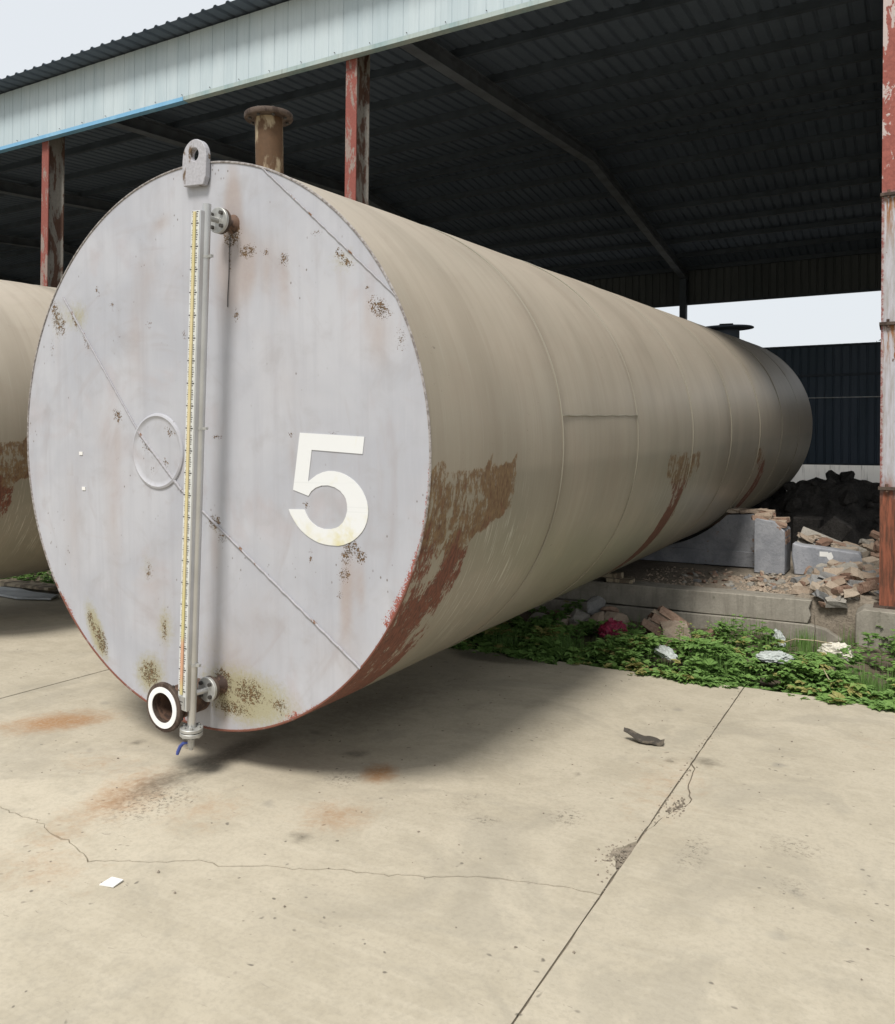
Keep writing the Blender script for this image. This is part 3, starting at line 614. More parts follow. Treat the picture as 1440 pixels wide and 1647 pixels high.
def face_mesh(name):
    nr, nt = 56, 340; vs = [(0, 0, TR)]; fs = []
    for i in range(1, nr + 1):
        r = (TR - .004) * i / nr
        for j in range(nt): a = 2 * math.pi * j / nt; vs.append((r * math.cos(a), 0, r * math.sin(a) + TR))
    for j in range(nt): fs.append((0, 1 + j, 1 + (j + 1) % nt))
    for i in range(nr - 1):
        for j in range(nt): a = 1 + i*nt; b = a + nt; k = (j + 1) % nt; fs.append((a+j, b+j, b+k, a+k))
    me = bpy.data.meshes.new(name); me.from_pydata(vs, [], fs); me.materials.append(MAT['face'])
    S = [(.379,.901,.07,.045,.50),(.492,.882,.04,.03,.42),(.598,.843,.05,.055,.42),(.781,.931,.045,.025,.42),(.937,.795,.075,.03,.48,-.7),(.90,.84,.03,.03,.48),(1.048,.675,.03,.02,.5),(1.109,.586,.10,.06,.44,-.6),(1.215,.453,.05,.09,.36),
         (-1.06,.72,.05,.16,.46,.2),(-1.0,.66,.05,.12,.40),(-.894,.683,.03,.11,.44,.5),(-.80,.55,.03,.08,.40,.5),(-.56,.17,.05,.06,.44,.6),(-.345,.005,.045,.085,.55,.75),(-.16,.083,.05,.045,.48),(-.2,-.06,.04,.05,.40),
         (.945,-.405,.05,.035,.56),(.915,-.45,.05,.07,.42),(.993,-.445,.04,.04,.55),(.905,-.53,.05,.06,.42),(.88,-.62,.03,.04,.4),(.72,-.47,.025,.06,.40),
         (-.82,-.93,.035,.09,.50,.4),(-.74,-1.02,.05,.10,.55,.5),(.13,-.346,.06,.05,.50),(.18,-.42,.05,.04,.40),(-.24,-.90,.03,.10,.42),(-.35,-.62,.05,.10,.36),(.33,-1.13,.16,.10,.44),(.22,-1.22,.2,.06,.42),(.52,-1.16,.08,.05,.42),
         (-.36,-1.14,.10,.09,.48),(-.7,.82,.03,.06,.42,.4),(-.58,.74,.04,.04,.40,.6),(.16,.06,.07,.02,.4),(.3,.62,.03,.06,.4),(-.05,.55,.03,.04,.38),(-.3,.62,.05,.06,.34),(.28,1.0,.07,.09,.55),(.16,-1.11,.07,.08,.62),(.27,.87,.02,.12,.38),(-1.1,.55,.03,.08,.36),
         (.62,.07,.03,.02,.45),(.86,.075,.05,.02,.42),(.9,-.35,.12,.02,.40),(.7,-.24,.03,.03,.44)]
    MO = [(.33,-1.17,.40,.16,.75),(-.36,-1.15,.15,.14,.7),(-.78,-.98,.08,.22,.8,.45),(-.86,.70,.12,.14,.45,.5),(-.3,-.02,.2,.2,.28,.7),(.93,.80,.14,.10,.35),(-.24,-.88,.08,.15,.4),(.1,-.95,.5,.25,.22),(-.36,-.6,.1,.16,.3),(-1.04,.7,.12,.2,.35),(.13,-.36,.1,.1,.3)]
    ST = [(.295,1.14,.06,.20,.8),(.28,.85,.14,.30,.6),(.91,-.60,.05,.22,.38),(.99,-.60,.04,.18,.3),(-.20,1.10,.10,.05,.5,.4),(-.3,.86,.10,.18,.35),(.22,.40,.09,.6,.14),(.16,-.2,.07,.5,.14),(-.4,.55,.12,.35,.35),(-.62,-.35,.10,.5,.35),(-.95,-.4,.15,.5,.3),(.4,-.8,.35,.3,.25),(.36,.86,.16,.16,.4),  # real stains, plus long thin entries painting the gauge's soft shadow
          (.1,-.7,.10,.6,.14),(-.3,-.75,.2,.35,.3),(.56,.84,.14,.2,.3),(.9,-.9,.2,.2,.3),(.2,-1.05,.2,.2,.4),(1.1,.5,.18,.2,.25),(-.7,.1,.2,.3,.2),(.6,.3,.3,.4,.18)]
    ST += [(q[0], q[1] - .07 - q[3] * .8, q[2] * .45 + .012, .08 + 1.3 * q[3], .5 * q[4]) for q in S if q[4] > .41]
    sp_, mo_, st_, ri_ = [], [], [], []
    for (x, y, z) in vs:
        z -= TR; a = b = c = 0.0
        for q in S: a = max(a, min(.62, 1.7 * q[4] * ell(x, z, q[0], q[1], q[2] * 1.3, q[3] * 1.3, q[5] if len(q) > 5 else 0) ** .6))
        for q in MO: b += q[4] * ell(x, z, q[0], q[1], q[2] * 1.2, q[3] * 1.2, q[5] if len(q) > 5 else 0) * 1.2
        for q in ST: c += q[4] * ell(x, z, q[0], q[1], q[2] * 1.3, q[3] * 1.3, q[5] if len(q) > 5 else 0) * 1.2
        r = math.hypot(x, z); an = math.degrees(math.atan2(z, x)); w = .018
        n = nz(x * 3, z * 3, 5)
        amt = .38
        if -18 < an < -2: w = .02; amt = .62
        elif -33 < an <= -18: w = .055 + .04 * n; amt = .60
        elif -55 < an <= -33: w = .03 + .03 * n; amt = .42
        elif -62 < an <= -55: w = .035; amt = .5
        elif -125 < an <= -62: w = .04 + .05 * n; amt = .50 + .25 * n
        elif -175 < an <= -125: w = .03 + .04 * n; amt = .44 + .3 * n
        else: w = .012; amt = .30
        e = clamp(1 - (TR - r) / max(.008, w)); ri_.append(amt * e ** .5 if e > 0 else 0)
        sp_.append(a); mo_.append(clamp(b)); st_.append(clamp(c))
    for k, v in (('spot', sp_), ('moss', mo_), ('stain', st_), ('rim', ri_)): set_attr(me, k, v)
    me.polygons.foreach_set('use_smooth', [True] * len(fs)); return me
def ring(r, R0, s, seg=96, mseg=6):
    m = MB(); prof = [(R0 + r * math.cos(2*math.pi*k/mseg), r * math.sin(2*math.pi*k/mseg)) for k in range(mseg)]
    return m.lathe(prof, (0, s, TR), (0, 1, 0), seg, closed=True)
def base_tank(C, label, group):
    t = empty('storage_tank', M=frame_at(C)); tag(t, label, 'tank', group); return t
sm, fmsh2 = shell_mesh('shell'), face_mesh('end_plate')
seam_me = [ring(.0055, TR - .0045, s, 120, 5).mesh('weld_seam', MAT['shell'], True) for s in SEAMS]
back_me = MB().add([(TR * math.cos(2*math.pi*k/96), TL - .002, TR + TR * math.sin(2*math.pi*k/96)) for k in range(96)], [tuple(range(96))]).mesh('rear_plate', MAT['rimweld'])
rim_me = ring(.0055, TR - .002, 0, 160, 6).mesh('rim_weld', MAT['rimweld'], True)
def tank_core(t):
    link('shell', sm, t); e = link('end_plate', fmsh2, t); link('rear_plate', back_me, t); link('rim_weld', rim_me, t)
    for me in seam_me: link('weld_seam', me, t)
    return e
TC = Vector((-2.990, 2.901, 1.621))
tank = base_tank(TC, 'long horizontal steel tank numbered 5 with a level gauge on its end', 'fuel tanks')
plate = tank_core(tank)
def Tz(p): return (p[0], p[1], p[2] + TR)
def tp(m, name, mat, parent=tank, smooth=False, bevel=0):
    m.v = [Tz(v) for v in m.v]; return m.obj(name, mat, parent, smooth, bevel)
# straight weld on the flank, and the welds across the end plate
m = MB(); th = R_(6.0); m.tube([((TR + .001) * math.cos(th), 1.33 + .0615 * i, (TR + .001) * math.sin(th) + .002 * math.sin(i * 1.7)) for i in range(21)], .0045, 5); tp(m, 'weld_seam', MAT['shell'], smooth=True)
def weld(a, b, r, n=40):
    m = MB(); m.tube([(a[0] + (b[0]-a[0]) * i / n, -.002, a[1] + (b[1]-a[1]) * i / n + .0015 * math.sin(i * 2.3)) for i in range(n + 1)], [r * (.8 + .3 * abs(math.sin(i * 1.9))) for i in range(n + 1)], 6); return tp(m, 'weld_seam', MAT['weld'], plate, True)
weld((-.985, .814), (-.40, .088), .006); weld((-.40, .088), (-.09, -.20), .009); weld((-.09, -.20), (.984, -.921), .007); weld((.48, 1.258), (1.191, .63), .004)
m = MB().lathe([(.0001, -.004)] + [(.015 * k, -.004) for k in range(1, 11)] + [(.165, -.004), (.176, -.012), (.186, -.008), (.190, .002)], (-.256, 0, -.012), (0, 1, 0), 56)
pp = tp(m, 'patch_plate', MAT['face'], plate, True)
for nm, v in (('moss', .12), ('stain', .10), ('rim', 0.0)): set_attr(pp.data, nm, [v] * len(pp.data.vertices))
set_attr(pp.data, 'spot', [max(.62 * ell(q.co.x, q.co.z - TR, *e) ** .5 for e in ((-.335, .01, .05, .11, .75), (-.16, .083, .07, .06, 0), (-.2, -.07, .045, .06, 0), (-.30, -.10, .04, .04, 0))) for q in pp.data.vertices])
# the lug
m = MB(); N = 28; cx, cz, rt = .083, 1.372, .078; a0 = -.08
outer = []
for k in range(N):
    a = 2 * math.pi * k / N
    c, s = math.cos(a), math.sin(a)
    if s > 0: outer.append((cx + rt * c, cz + rt * s))
    else:
        k2 = min(.078 / max(1e-6, abs(c)), .135 / max(1e-6, abs(s))); outer.append((cx + c * k2 * 1.02, cz + s * k2))
inner = [(cx + .028 * math.cos(2*math.pi*k/N), cz + .008 + .03 * math.sin(2*math.pi*k/N)) for k in range(N)]
rot = lambda p: (cx + (p[0]-cx) * math.cos(a0) - (p[1]-cz) * math.sin(a0), cz + (p[0]-cx) * math.sin(a0) + (p[1]-cz) * math.cos(a0))
outer = [rot(p) for p in outer]; inner = [rot(p) for p in inner]
vs_ = [(x, -.034, z) for x, z in outer] + [(x, -.034, z) for x, z in inner] + [(x, -.004, z) for x, z in outer] + [(x, -.004, z) for x, z in inner]
fs_ = []
for k in range(N):
    l = (k + 1) % N; fs_ += [(k, l, N+l, N+k), (2*N+k, 3*N+k, 3*N+l, 2*N+l), (k, 2*N+k, 2*N+l, l), (N+k, N+l, 3*N+l, 3*N+k)]
tp(m.add(vs_, fs_), 'lifting_lug', MAT['lug'], bevel=.003)
# nozzle on top
nzl = tp(MB().lathe([(.073, 1.30), (.073, 1.755), (.064, 1.755), (.064, 1.45)], (.0, .56, 0), (0, 0, 1), 32), 'top_nozzle', MAT['pipe'], smooth=True)
tp(MB().lathe([(.066, 1.758), (.066, 1.735), (.125, 1.735), (.128, 1.741), (.128, 1.757), (.125, 1.762), (.066, 1.762)], (0, .56, 0), (0, 0, 1), 40), 'flange', MAT['flange_rust'], nzl, True)
for k in range(8):
    a = 2 * math.pi * k / 8 + .2; tp(MB().cyl((.1 * math.cos(a), .56 + .1 * math.sin(a), 1.725), (.1 * math.cos(a), .56 + .1 * math.sin(a), 1.772), .009, 6), 'bolt', MAT['bolt'], nzl)
# manhole near the far end
mh = tp(MB().lathe([(.2, 1.20), (.2, 1.40), (.18, 1.40)], (.26, 9.85, 0), (0, 0, 1), 36), 'manhole_neck', MAT['frame'], smooth=True)
for nm in ('dust', 'rust', 'primer', 'scratch', 'grime'): set_attr(mh.data, nm, [.3 if nm == 'dust' else 0.0] * len(mh.data.vertices))
tp(MB().lathe([(.0001, 1.465), (.38, 1.45), (.40, 1.44), (.40, 1.425), (.19, 1.40)], (.26, 9.85, 0), (0, 0, 1), 40), 'manhole_lid', MAT['frame'], mh, True)
tp(MB().tube([(.18, 9.85, 1.47), (.18, 9.85, 1.50), (.36, 9.9, 1.50), (.36, 9.9, 1.47)], .01, 6), 'lid_handle', MAT['bolt'], mh)
# drain pipe low on the end plate
PXc, PZc = .0, -1.19
dp = tp(MB().lathe([(.078, .0), (.078, -.20), (.072, -.21), (.068, -.15), (.068, .02)], (PXc, 0, PZc), (0, 1, 0), 32), 'drain_pipe', MAT['stub'], smooth=True)
tp(MB().lathe([(.078, -.198), (.112, -.198), (.115, -.202), (.115, -.217), (.112, -.220), (.070, -.220), (.070, -.198)], (PXc, 0, PZc), (0, 1, 0), 40), 'flange', MAT['flange_rust'], dp, True)
tp(MB().lathe([(.0705, -.219), (.096, -.219), (.096, -.2235), (.0705, -.2235)], (PXc, 0, PZc), (0, 1, 0), 40, True), 'gasket_ring', MAT['gasket'], dp, True)
tp(MB().lathe([(.0001, -.03), (.0675, -.03)], (PXc, 0, PZc), (0, 1, 0), 24), 'pipe_plug', MAT['black'], dp)  # near-black disc painting the shade inside the pipe mouth
for k in range(8):
    a = 2 * math.pi * k / 8 + .35; tp(MB().cyl((PXc + .105 * math.cos(a), -.19, PZc + .105 * math.sin(a)), (PXc + .105 * math.cos(a), -.1985, PZc + .105 * math.sin(a)), .009, 6), 'bolt', MAT['bolt'], dp)
# level gauge
GT, GB, GS = Vector((.302, -.165, 1.09)), Vector((.127, -.165, -1.29)), -.165
gd = (GT - GB).normalized()
def G(t): return GB + (GT - GB) * t
def gt(z): return G((z - GB.z) / (GT.z - GB.z))
gauge = tp(MB().lathe([(.0001, -.004), (.016, -.004), (.0195, 0), (.0195, (GT - GB).length), (.0001, (GT - GB).length)], GB, gd, 24), 'level_gauge', MAT['stainless'], smooth=True)
gx = Vector((gd.z, 0, -gd.x))
def board(name, u0, u1, s0, s1, z0, z1, mat, bevel=0):
    a, b = gt(z0), gt(z1); m = MB(); P = []
    for s in (s0, s1):
        for q, u in ((a, u0), (a, u1), (b, u1), (b, u0)): P.append((q.x + gx.x * u, s, q.z + gx.z * u))
    m.add(P, [(0,1,2,3),(7,6,5,4),(0,4,5,1),(1,5,6,2),(2,6,7,3),(3,7,4,0)]); return tp(m, name, mat, gauge, False, bevel)
BU = -.026
board('scale_board', BU - .026, BU + .026, -.205, -.192, -1.19, 1.055, MAT['board'], .002)
board('board_channel', BU + .027, BU + .034, -.203, -.178, -1.19, 1.055, MAT['stainless'])
board('indicator_strip', BU - .008, BU + .0075, -.211, -.2055, -1.115, 1.05, MAT['strip'])
board('name_plate', BU - .0255, BU + .022, -.2095, -.2055, -1.185, -1.125, MAT['flange'])
board('plate_lines', BU - .017, BU + .013, -.2105, -.2096, -1.150, -1.146, MAT['bolt']); board('plate_lines', BU - .017, BU + .007, -.2105, -.2096, -1.165, -1.161, MAT['bolt'])
m = MB()
for i in range(0, 216):
    z = -1.10 + .01 * i; L = .014 if i % 10 == 0 else .011 if i % 5 == 0 else .0075; hh = .0028 if i % 10 == 0 else .0019
    if i % 10 in (2, 8) : continue
    for u0, u1 in ((BU - .0095 - L, BU - .0095), (BU + .009, BU + .009 + L)):
        q = gt(z); P = [(q.x + gx.x*u + gd.x*w, -.2056, q.z + gx.z*u + gd.z*w) for u, w in ((u0, -hh), (u1, -hh), (u1, hh), (u0, hh))]
        m.add(P, [(0, 1, 2, 3)])
tp(m, 'scale_marks', MAT['mark'], gauge)['kind'] = 'stuff'
for zc, fx in ((1.035, .281), (-1.118, .163)):
    c = gt(zc); fx = (c.x + fx) / 2 + .0
    tp(MB().tube([(c.x, -.165, zc), (fx, -.125, zc), (fx, -.09, zc)], .013, 12), 'gauge_arm', MAT['stainless'], gauge, True)
    tp(MB().lathe([(.0001, -.094), (.056, -.094), (.058, -.092), (.058, -.080), (.0001, -.080)], (fx, 0, zc), (0, 1, 0), 32), 'flange', MAT['flange'], gauge, True)
    tp(MB().lathe([(.0001, -.0785), (.058, -.0785), (.058, -.064), (.0001, -.064)], (fx, 0, zc), (0, 1, 0), 32), 'counter_flange', MAT['flange_rust'], gauge, True)
    tp(MB().lathe([(.018, -.065), (.018, -.03), (.034, -.012), (.045, .001)], (fx, 0, zc), (0, 1, 0), 20), 'stub', MAT['stub'], gauge, True)
    for k in range(4):
        a = math.pi / 4 + k * math.pi / 2; tp(MB().cyl((fx + .041*math.cos(a), -.055, zc + .041*math.sin(a)), (fx + .041*math.cos(a), -.106, zc + .041*math.sin(a)), .0095, 6), 'bolt', MAT['bolt'], gauge)
for zc in (.86, .1, -.98):
    c = gt(zc); tp(MB().lathe([(.0200, -.006), (.0225, -.006), (.0225, .006), (.0200, .006)], c, gd, 20, True).box(c.x + .020, c.x + .044, -.172, -.158, c.z - .006, c.z + .006), 'clamp', MAT['flange'], gauge)
bz = GB
for k, (a, b, mt) in enumerate(((0.0, .016, 'flange'), (-.022, -.004, 'flange'))):
    tp(MB().lathe([(.0001, a), (.050, a), (.052, a + .002), (.052, b - .002), (.050, b), (.0001, b)], bz, gd, 36), 'bottom_flange', MAT[mt], gauge, True)
for k in range(6):
    a = 2*math.pi*k/6 + .3; q = bz + gx * (.038 * math.cos(a)) + Vector((0, 1, 0)) * (.038 * math.sin(a)); tp(MB().cyl(q - gd * .03, q + gd * .026, .007, 6), 'bolt', MAT['flange'], gauge)
v0 = bz - gd * .022
vv = tp(MB().cyl(v0, v0 - gd * .022, .011, 12).cyl(v0 - gd * .02, v0 - gd * .055, .016, 8).cyl(v0 - gd * .055, v0 - gd * .07, .010, 10), 'drain_valve', MAT['flange'], gauge)
q = v0 - gd * .038
tp(MB().tube([q, q + Vector((-.02, -.012, 0)), q + Vector((-.036, -.014, -.004)), q + Vector((-.055, -.016, -.022)), q + Vector((-.068, -.018, -.048)), q + Vector((-.074, -.018, -.062))], [.006, .006, .0075, .0085, .0085, .007], 8), 'valve_handle', MAT['blue'], gauge, True)
# number 5 on the end plate (outline traced in image crop pixels)
F5 = [(236,197),(808,222),(795,372),(348,350),(320,637),(400,572),(450,547),(500,533),(550,532),(600,540),(645,556),(690,580),(735,613),(770,650),(802,694),(825,740),(842,785),(850,830),(853,870),(850,920),(840,970),(825,1012),(805,1050),(770,1095),(735,1130),(700,1155),(650,1180),(600,1195),(530,1197),(480,1194),(430,1185),(385,1168),(340,1145),(300,1118),(260,1085),(228,1050),(200,1010),(178,975),(160,945),(143,903),(290,893),(315,945),(335,978),(360,1005),(410,1040),(470,1055),(530,1052),(580,1035),(605,1020),(640,980),(662,930),(675,870),(672,820),(660,770),(645,745),(610,705),(560,675),(500,662),(440,668),(390,690),(350,725),(325,768),(182,722)]
def f5(u, v):
    # linear mapping of the image crop pixels onto the plate
    x = .673 + (u - 236) / (808 - 236) * .353 + (v - 197) * (-.0000222); z = .077 - (u - 236) * .0000105 - (v - 197) * .000482
    return x, z
P5 = [Vector(f5(u, v)) for u, v in F5]; n5_ = len(P5)
vo, eo, fo, *_ = delaunay_2d_cdt(P5, [(i, (i+1) % n5_) for i in range(n5_)], [list(range(n5_))], 1, 1e-6)
m = MB(); vs_ = [(p.x, -.0035, p.y) for p in vo] + [(p.x, -.0005, p.y) for p in P5] + [(p.x, -.0035, p.y) for p in P5]; k0 = len(vo)
m.add(vs_, [tuple(f) for f in fo] + [(k0+i, k0+(i+1) % n5_, k0+n5_+(i+1) % n5_, k0+n5_+i) for i in range(n5_)])
tp(m, 'number_five', MAT['five'], plate)
for (x, z) in ((-.868, -.028), (-.852, -.216)):
    tp(MB().box(x - .014, x + .014, -.004, -.0006, z - .009, z + .009), 'tape_remnant', MAT['paper'], plate)
# loose wire running down from the upper stub
tp(MB().tube([(.275, -.004, .98), (.268, -.004, .9), (.262, -.004, .8), (.252, -.004, .71), (.25, -.004, .66)], .0022, 5), 'wire', MAT['bolt'], plate)

tank2 = base_tank(Vector((-7.452, .32, 1.597)) + TA * 3.3, 'second storage tank partly cut off at the left edge of the picture', 'fuel tanks')
tank_core(tank2)
# timber under the tank where it crosses the plinth
wb1 = tag(MB().box(-.13, .12, -.06, .06, 0, .036).obj('timber_block', MAT['wood'], bevel=.004), 'pale timber block lying flat on the plinth under the tank', 'timber'); wb1.location = (-2.33, 7.66, .405); wb1.rotation_euler.z = .08
wb2 = tag(MB().add([(-.16,-.04,0),(.05,-.04,0),(.05,.04,0),(-.16,.04,0),(-.16,-.04,.025),(.05,-.04,.055),(.05,.04,.055),(-.16,.04,.025)], [(0,3,2,1),(4,5,6,7),(0,1,5,4),(1,2,6,5),(2,3,7,6),(3,0,4,7)]).obj('timber_wedge', MAT['wood'], bevel=.004), 'small timber wedge on the flat block under the tank', 'timber'); wb2.location = (-2.37, 7.67, .441)

# ================================================================== MASONRY REMAINS INSIDE THE SHED
def brick_mesh(name, lx, ly, lz, mat, seed, amp=.008):
    r = random.Random(seed); bm = bmesh.new(); bmesh.ops.create_cube(bm, size=1)
    bmesh.ops.subdivide_edges(bm, edges=bm.edges[:], cuts=1, use_grid_fill=True)
    for v in bm.verts:
        c = sum(abs(k) > .4 for k in v.co)
        k = 1 - (.07 if c == 3 else .02) * r.random()
        v.co = Vector((v.co.x * lx * k + r.uniform(-amp, amp), v.co.y * ly * k + r.uniform(-amp, amp), v.co.z * lz * k + r.uniform(-amp, amp) * .7))
    me = bpy.data.meshes.new(name); bm.to_mesh(me); bm.free(); me.materials.append(mat); return me
def chunk_mesh(name, lx, ly, lz, mat, seed, rough=.22):
    r = random.Random(seed); bm = bmesh.new(); bmesh.ops.create_icosphere(bm, subdivisions=2, radius=.5)
    pl = [Vector((r.gauss(0,1), r.gauss(0,1), r.gauss(0,1))).normalized() for _ in range(13)]; ds = [r.uniform(.22, .40) for _ in pl]
    for v in bm.verts:
        for q, d in zip(pl, ds):
            e = v.co.dot(q) - d
            if e > 0: v.co -= q * e
        v.co *= 1.25 + rough * .5 * r.uniform(-1, 1)
    for v in bm.verts: v.co = Vector((v.co.x * lx, v.co.y * ly, v.co.z * lz))
    me = bpy.data.meshes.new(name); bm.to_mesh(me); bm.free(); me.materials.append(mat); return me
BRK = [brick_mesh('brick', .23, .11, .055, MAT['brick'], i) for i in range(4)]
BRKP = [brick_mesh('brick', .22, .11, .06, MAT['brickpale'], 20 + i, .012) for i in range(4)]

pillar = tag(empty('masonry_pillar', (-1.22, 9.2, .38)), 'short grey rendered brick pillar with a broken top in the shed', 'pillar')
m = MB().prism([(-.15,0),(.15,0),(.152,.30),(.148,.45),(.09,.50),(.05,.545),(-.13,.575),(-.153,.55)], 0, .52, 'xz'); m.obj('core', MAT['render'], pillar, bevel=.008)
for i in range(10):
    o = link('brick', rnd.choice(BRKP + BRK), pillar, (-.10 + (i % 2) * .16 + rnd.uniform(-.02, .02), .06 + (i // 2) * .1, .575 - .05 * (i % 2) + rnd.uniform(-.01, .02)), (rnd.uniform(-.12,.12), rnd.uniform(-.15,.15), rnd.uniform(-.3,.3)), (.75, .8, .8))
for i in range(6):
    link('brick', rnd.choice(BRK), pillar, (.13, .08 + .12 * (i % 3) + .03, .34 + .075 * (i // 3)), (0, 0, 1.57 + rnd.uniform(-.05, .05)), (.5, .5, 1))
saddle = tag(empty('saddle_wall', (-1.6, 9.62, .38)), 'grey rendered low wall curving under the tank beside the broken pillar', 'wall')
def under(x):
    d = x + 2.70; return 1.905 - math.sqrt(max(.01, 1.35 ** 2 - d * d)) - .03
poly = [(-3.5, .0), (.22, .0)] + [(.22, .60), (-.1, .58)]
xs = [-1.72 - .1 * i for i in range(18)]
poly = [(x + 1.6, min(.60, under(x) - .38)) for x in xs][::-1]; poly = [(poly[0][0], 0), (.22, 0), (.22, .59)] + poly[::-1]
MB().prism(poly, 0, .24, 'xz').obj('wall_body', MAT['render'], saddle)
MB().box(-1.75, .2, -.035, -.001, 0, .17).obj('base_course', MAT['render'], saddle, bevel=.006)
for i in range(5): link('brick', rnd.choice(BRKP), saddle, (-.08 + .09 * i, .06 + .1 * (i % 2), .615), (rnd.uniform(-.1,.1), rnd.uniform(-.1,.1), rnd.uniform(-.4,.4)), (.8, .9, .7))
slabw = tag(empty('fallen_wall', (-.67, 9.34, .38)), 'low broken wall piece with blue grey paint among the rubble', 'wall piece')
m = MB().prism([(-.32,.0),(.30,.0),(.325,.14),(.30,.245),(.1,.27),(-.1,.295),(-.25,.31),(-.33,.335),(-.345,.2),(-.33,.1)], 0, .22, 'xz', Matrix.Rotation(-.03, 4, 'Y')); m.obj('wall_body', MAT['render2'], slabw, bevel=.012)
m = MB().add([(-.33,.2,.30),(.27,.2,.24),(.2,.62,.26),(-.30,.62,.46),(-.33,.2,0),(.27,.2,0),(.2,.62,0),(-.30,.62,0)], [(0,1,2,3),(0,4,5,1),(1,5,6,2),(2,6,7,3),(3,7,4,0)]); m.obj('broken_core', MAT['chunk'], slabw, bevel=.01)
for i in range(9): link('brick', rnd.choice(BRK + BRKP), slabw, (-.24 + .06 * i, .28 + .12 * (i % 3), .36 - .02 * i + .02 * (i % 2)), (rnd.uniform(-.4,.4), rnd.uniform(-.4,.4), rnd.uniform(-1,1)), (.7, .8, .8))
MB().box(-.08, .0, -.002, .0, .2, .25).prism([(-.02,.23),(.03,.25),(.05,.2),(.02,.15),(-.01,.19)], -.003, .0).obj('paint_splash', MAT['paper'], slabw)

# dark earth heap at the back
def heap_h(x, y):
    f = sstep(11.6, 13.0, y) * sstep(16.6, 14.6, y)
    h = .40 + .12 * sstep(-2.0, -1.75, x)
    h += .22 * sstep(-1.62, -1.25, x) ; h -= (.30 * sstep(-.58, -.52, x) if y < 14.2 else .2 * sstep(-.6, .3, x)); h += .05 * nz(x, y, 3, 2.2) + .07 * nz(x, y, 9, 5)
    step = .12 * sstep(12.0, 12.1, y + .3 * nz(x, 0, 0, 2)) 
    return PZ - .04 + f * (h + step) + f * .05 * nz(x, y, 1, 11) + f * .03 * abs(nz(x, y, 6, 19))
m = MB(); nx, ny = 110, 90
m.v = [(-3.4 + 5.4 * i / nx, 11.3 + 5.6 * j / ny, heap_h(-3.4 + 5.4 * i / nx, 11.3 + 5.6 * j / ny)) for j in range(ny + 1) for i in range(nx + 1)]
m.f = [(j*(nx+1)+i, j*(nx+1)+i+1, (j+1)*(nx+1)+i+1, (j+1)*(nx+1)+i) for j in range(ny) for i in range(nx)]
tag(m.obj('earth_heap', MAT['blackdirt']), 'black earth heap at the back of the shed by the white wall', 'earth heap')
o = tag(MB().box(-.17, .17, 0, .25, 0, .46).obj('dark_block', MAT['blackdirt'], bevel=.02), 'dark square block against the black earth heap', 'block'); o.location = (-1.10, 11.55, PZ - .04); o.rotation_euler = (.05, .03, -.1)
o = tag(MB().add([(-.2,0,.12),(.0,0,-.12),(.26,.0,.22),(.04,.0,.36),(-.2,.3,.12),(.0,.3,-.12),(.26,.3,.22),(.04,.3,.36)], [(0,1,2,3),(7,6,5,4),(0,4,5,1),(1,5,6,2),(2,6,7,3),(3,7,4,0)]).obj('dark_slab', MAT['blackdirt'], bevel=.012), 'dark slab tilted on its corner in front of the black heap', 'slab'); o.location = (-.80, 11.4, PZ + .10)

CLOD = []
# ================================================================== RUBBLE
def rub_h(x, y):
    """height of the debris bed near the broken plinth end"""
    h = floor_h(x, y) if y > PY + .2 else .12 + .28 * sstep(7.35, 7.75, y)
    h += .16 * math.exp(-((x + .45) / .28) ** 2 - ((y - 8.4) / .5) ** 2) + .5 * math.exp(-((x - .15) / .42) ** 2 - ((y - 9.7) / .45) ** 2) + .1 * math.exp(-((x + .5) / .3) ** 2 - ((y - 9.0) / .4) ** 2)
    h += .10 * math.exp(-((x + .5) / .2) ** 2 - ((y - 7.9) / .3) ** 2)
    h += .22 * math.exp(-((x + .25) / .45) ** 2 - ((y - 10.1) / .4) ** 2)
    return h
m = MB(); nx, ny = 70, 80
m.v = [(-1.2 + 2.4 * i / nx, 7.34 + 3.6 * j / ny, 0) for j in range(ny + 1) for i in range(nx + 1)]
m.v = [(x, y, rub_h(x, y) + .004 + .022 * nz(x, y, 5, 9) + .015 * nz(x, y, 2, 21) - .12 * sstep(-.75, -1.2, x) - (.5 if y < PY + .05 else 0)) for x, y, _ in m.v]
m.f = [(j*(nx+1)+i, j*(nx+1)+i+1, (j+1)*(nx+1)+i+1, (j+1)*(nx+1)+i) for j in range(ny) for i in range(nx)]
tag(m.obj('rubble_bed', MAT['dirt']), 'bed of crumbled mortar and dust under the rubble by the column', 'rubble', kind='stuff')
CLOD = [chunk_mesh('clod', 1, .8, .8, MAT['blackdirt'], 140 + i) for i in range(4)]
r = random.Random(91)
for i in range(26):
    x, y = r.uniform(-2.0, .1), r.uniform(11.9, 13.6); q = r.uniform(.12, .34)
    tag(link('earth_clod', r.choice(CLOD), None, (x, y, heap_h(x, y) + .05 * q), (r.uniform(-1, 1), r.uniform(-1, 1), r.uniform(0, 6)), (q, q, q)), 'angular black clod lying on the dark earth heap', 'clod', 'clods on the earth heap')
CH = [chunk_mesh('chunk', 1, .8, .6, MAT[q], 40 + i) for i, q in enumerate(('chunk', 'brickpale', 'brick', 'chunk', 'brickpale', 'greychunk', 'brick', 'brickpale'))]
def scatter(name, label, cat, group, spots, meshes, smin, smax, hf, sink=.3, seed=1, flat=1.0):
    r = random.Random(seed)
    for (x, y) in spots:
        s = r.uniform(smin, smax); o = link(name, r.choice(meshes), None, (x, y, hf(x, y) + s * (.5 - sink) * .5), (r.uniform(-.5,.5), r.uniform(-.5,.5), r.uniform(0, 6.3)), (s, s * r.uniform(.7, 1), s * flat * r.uniform(.7, 1.1)))
        tag(o, label, cat, group)
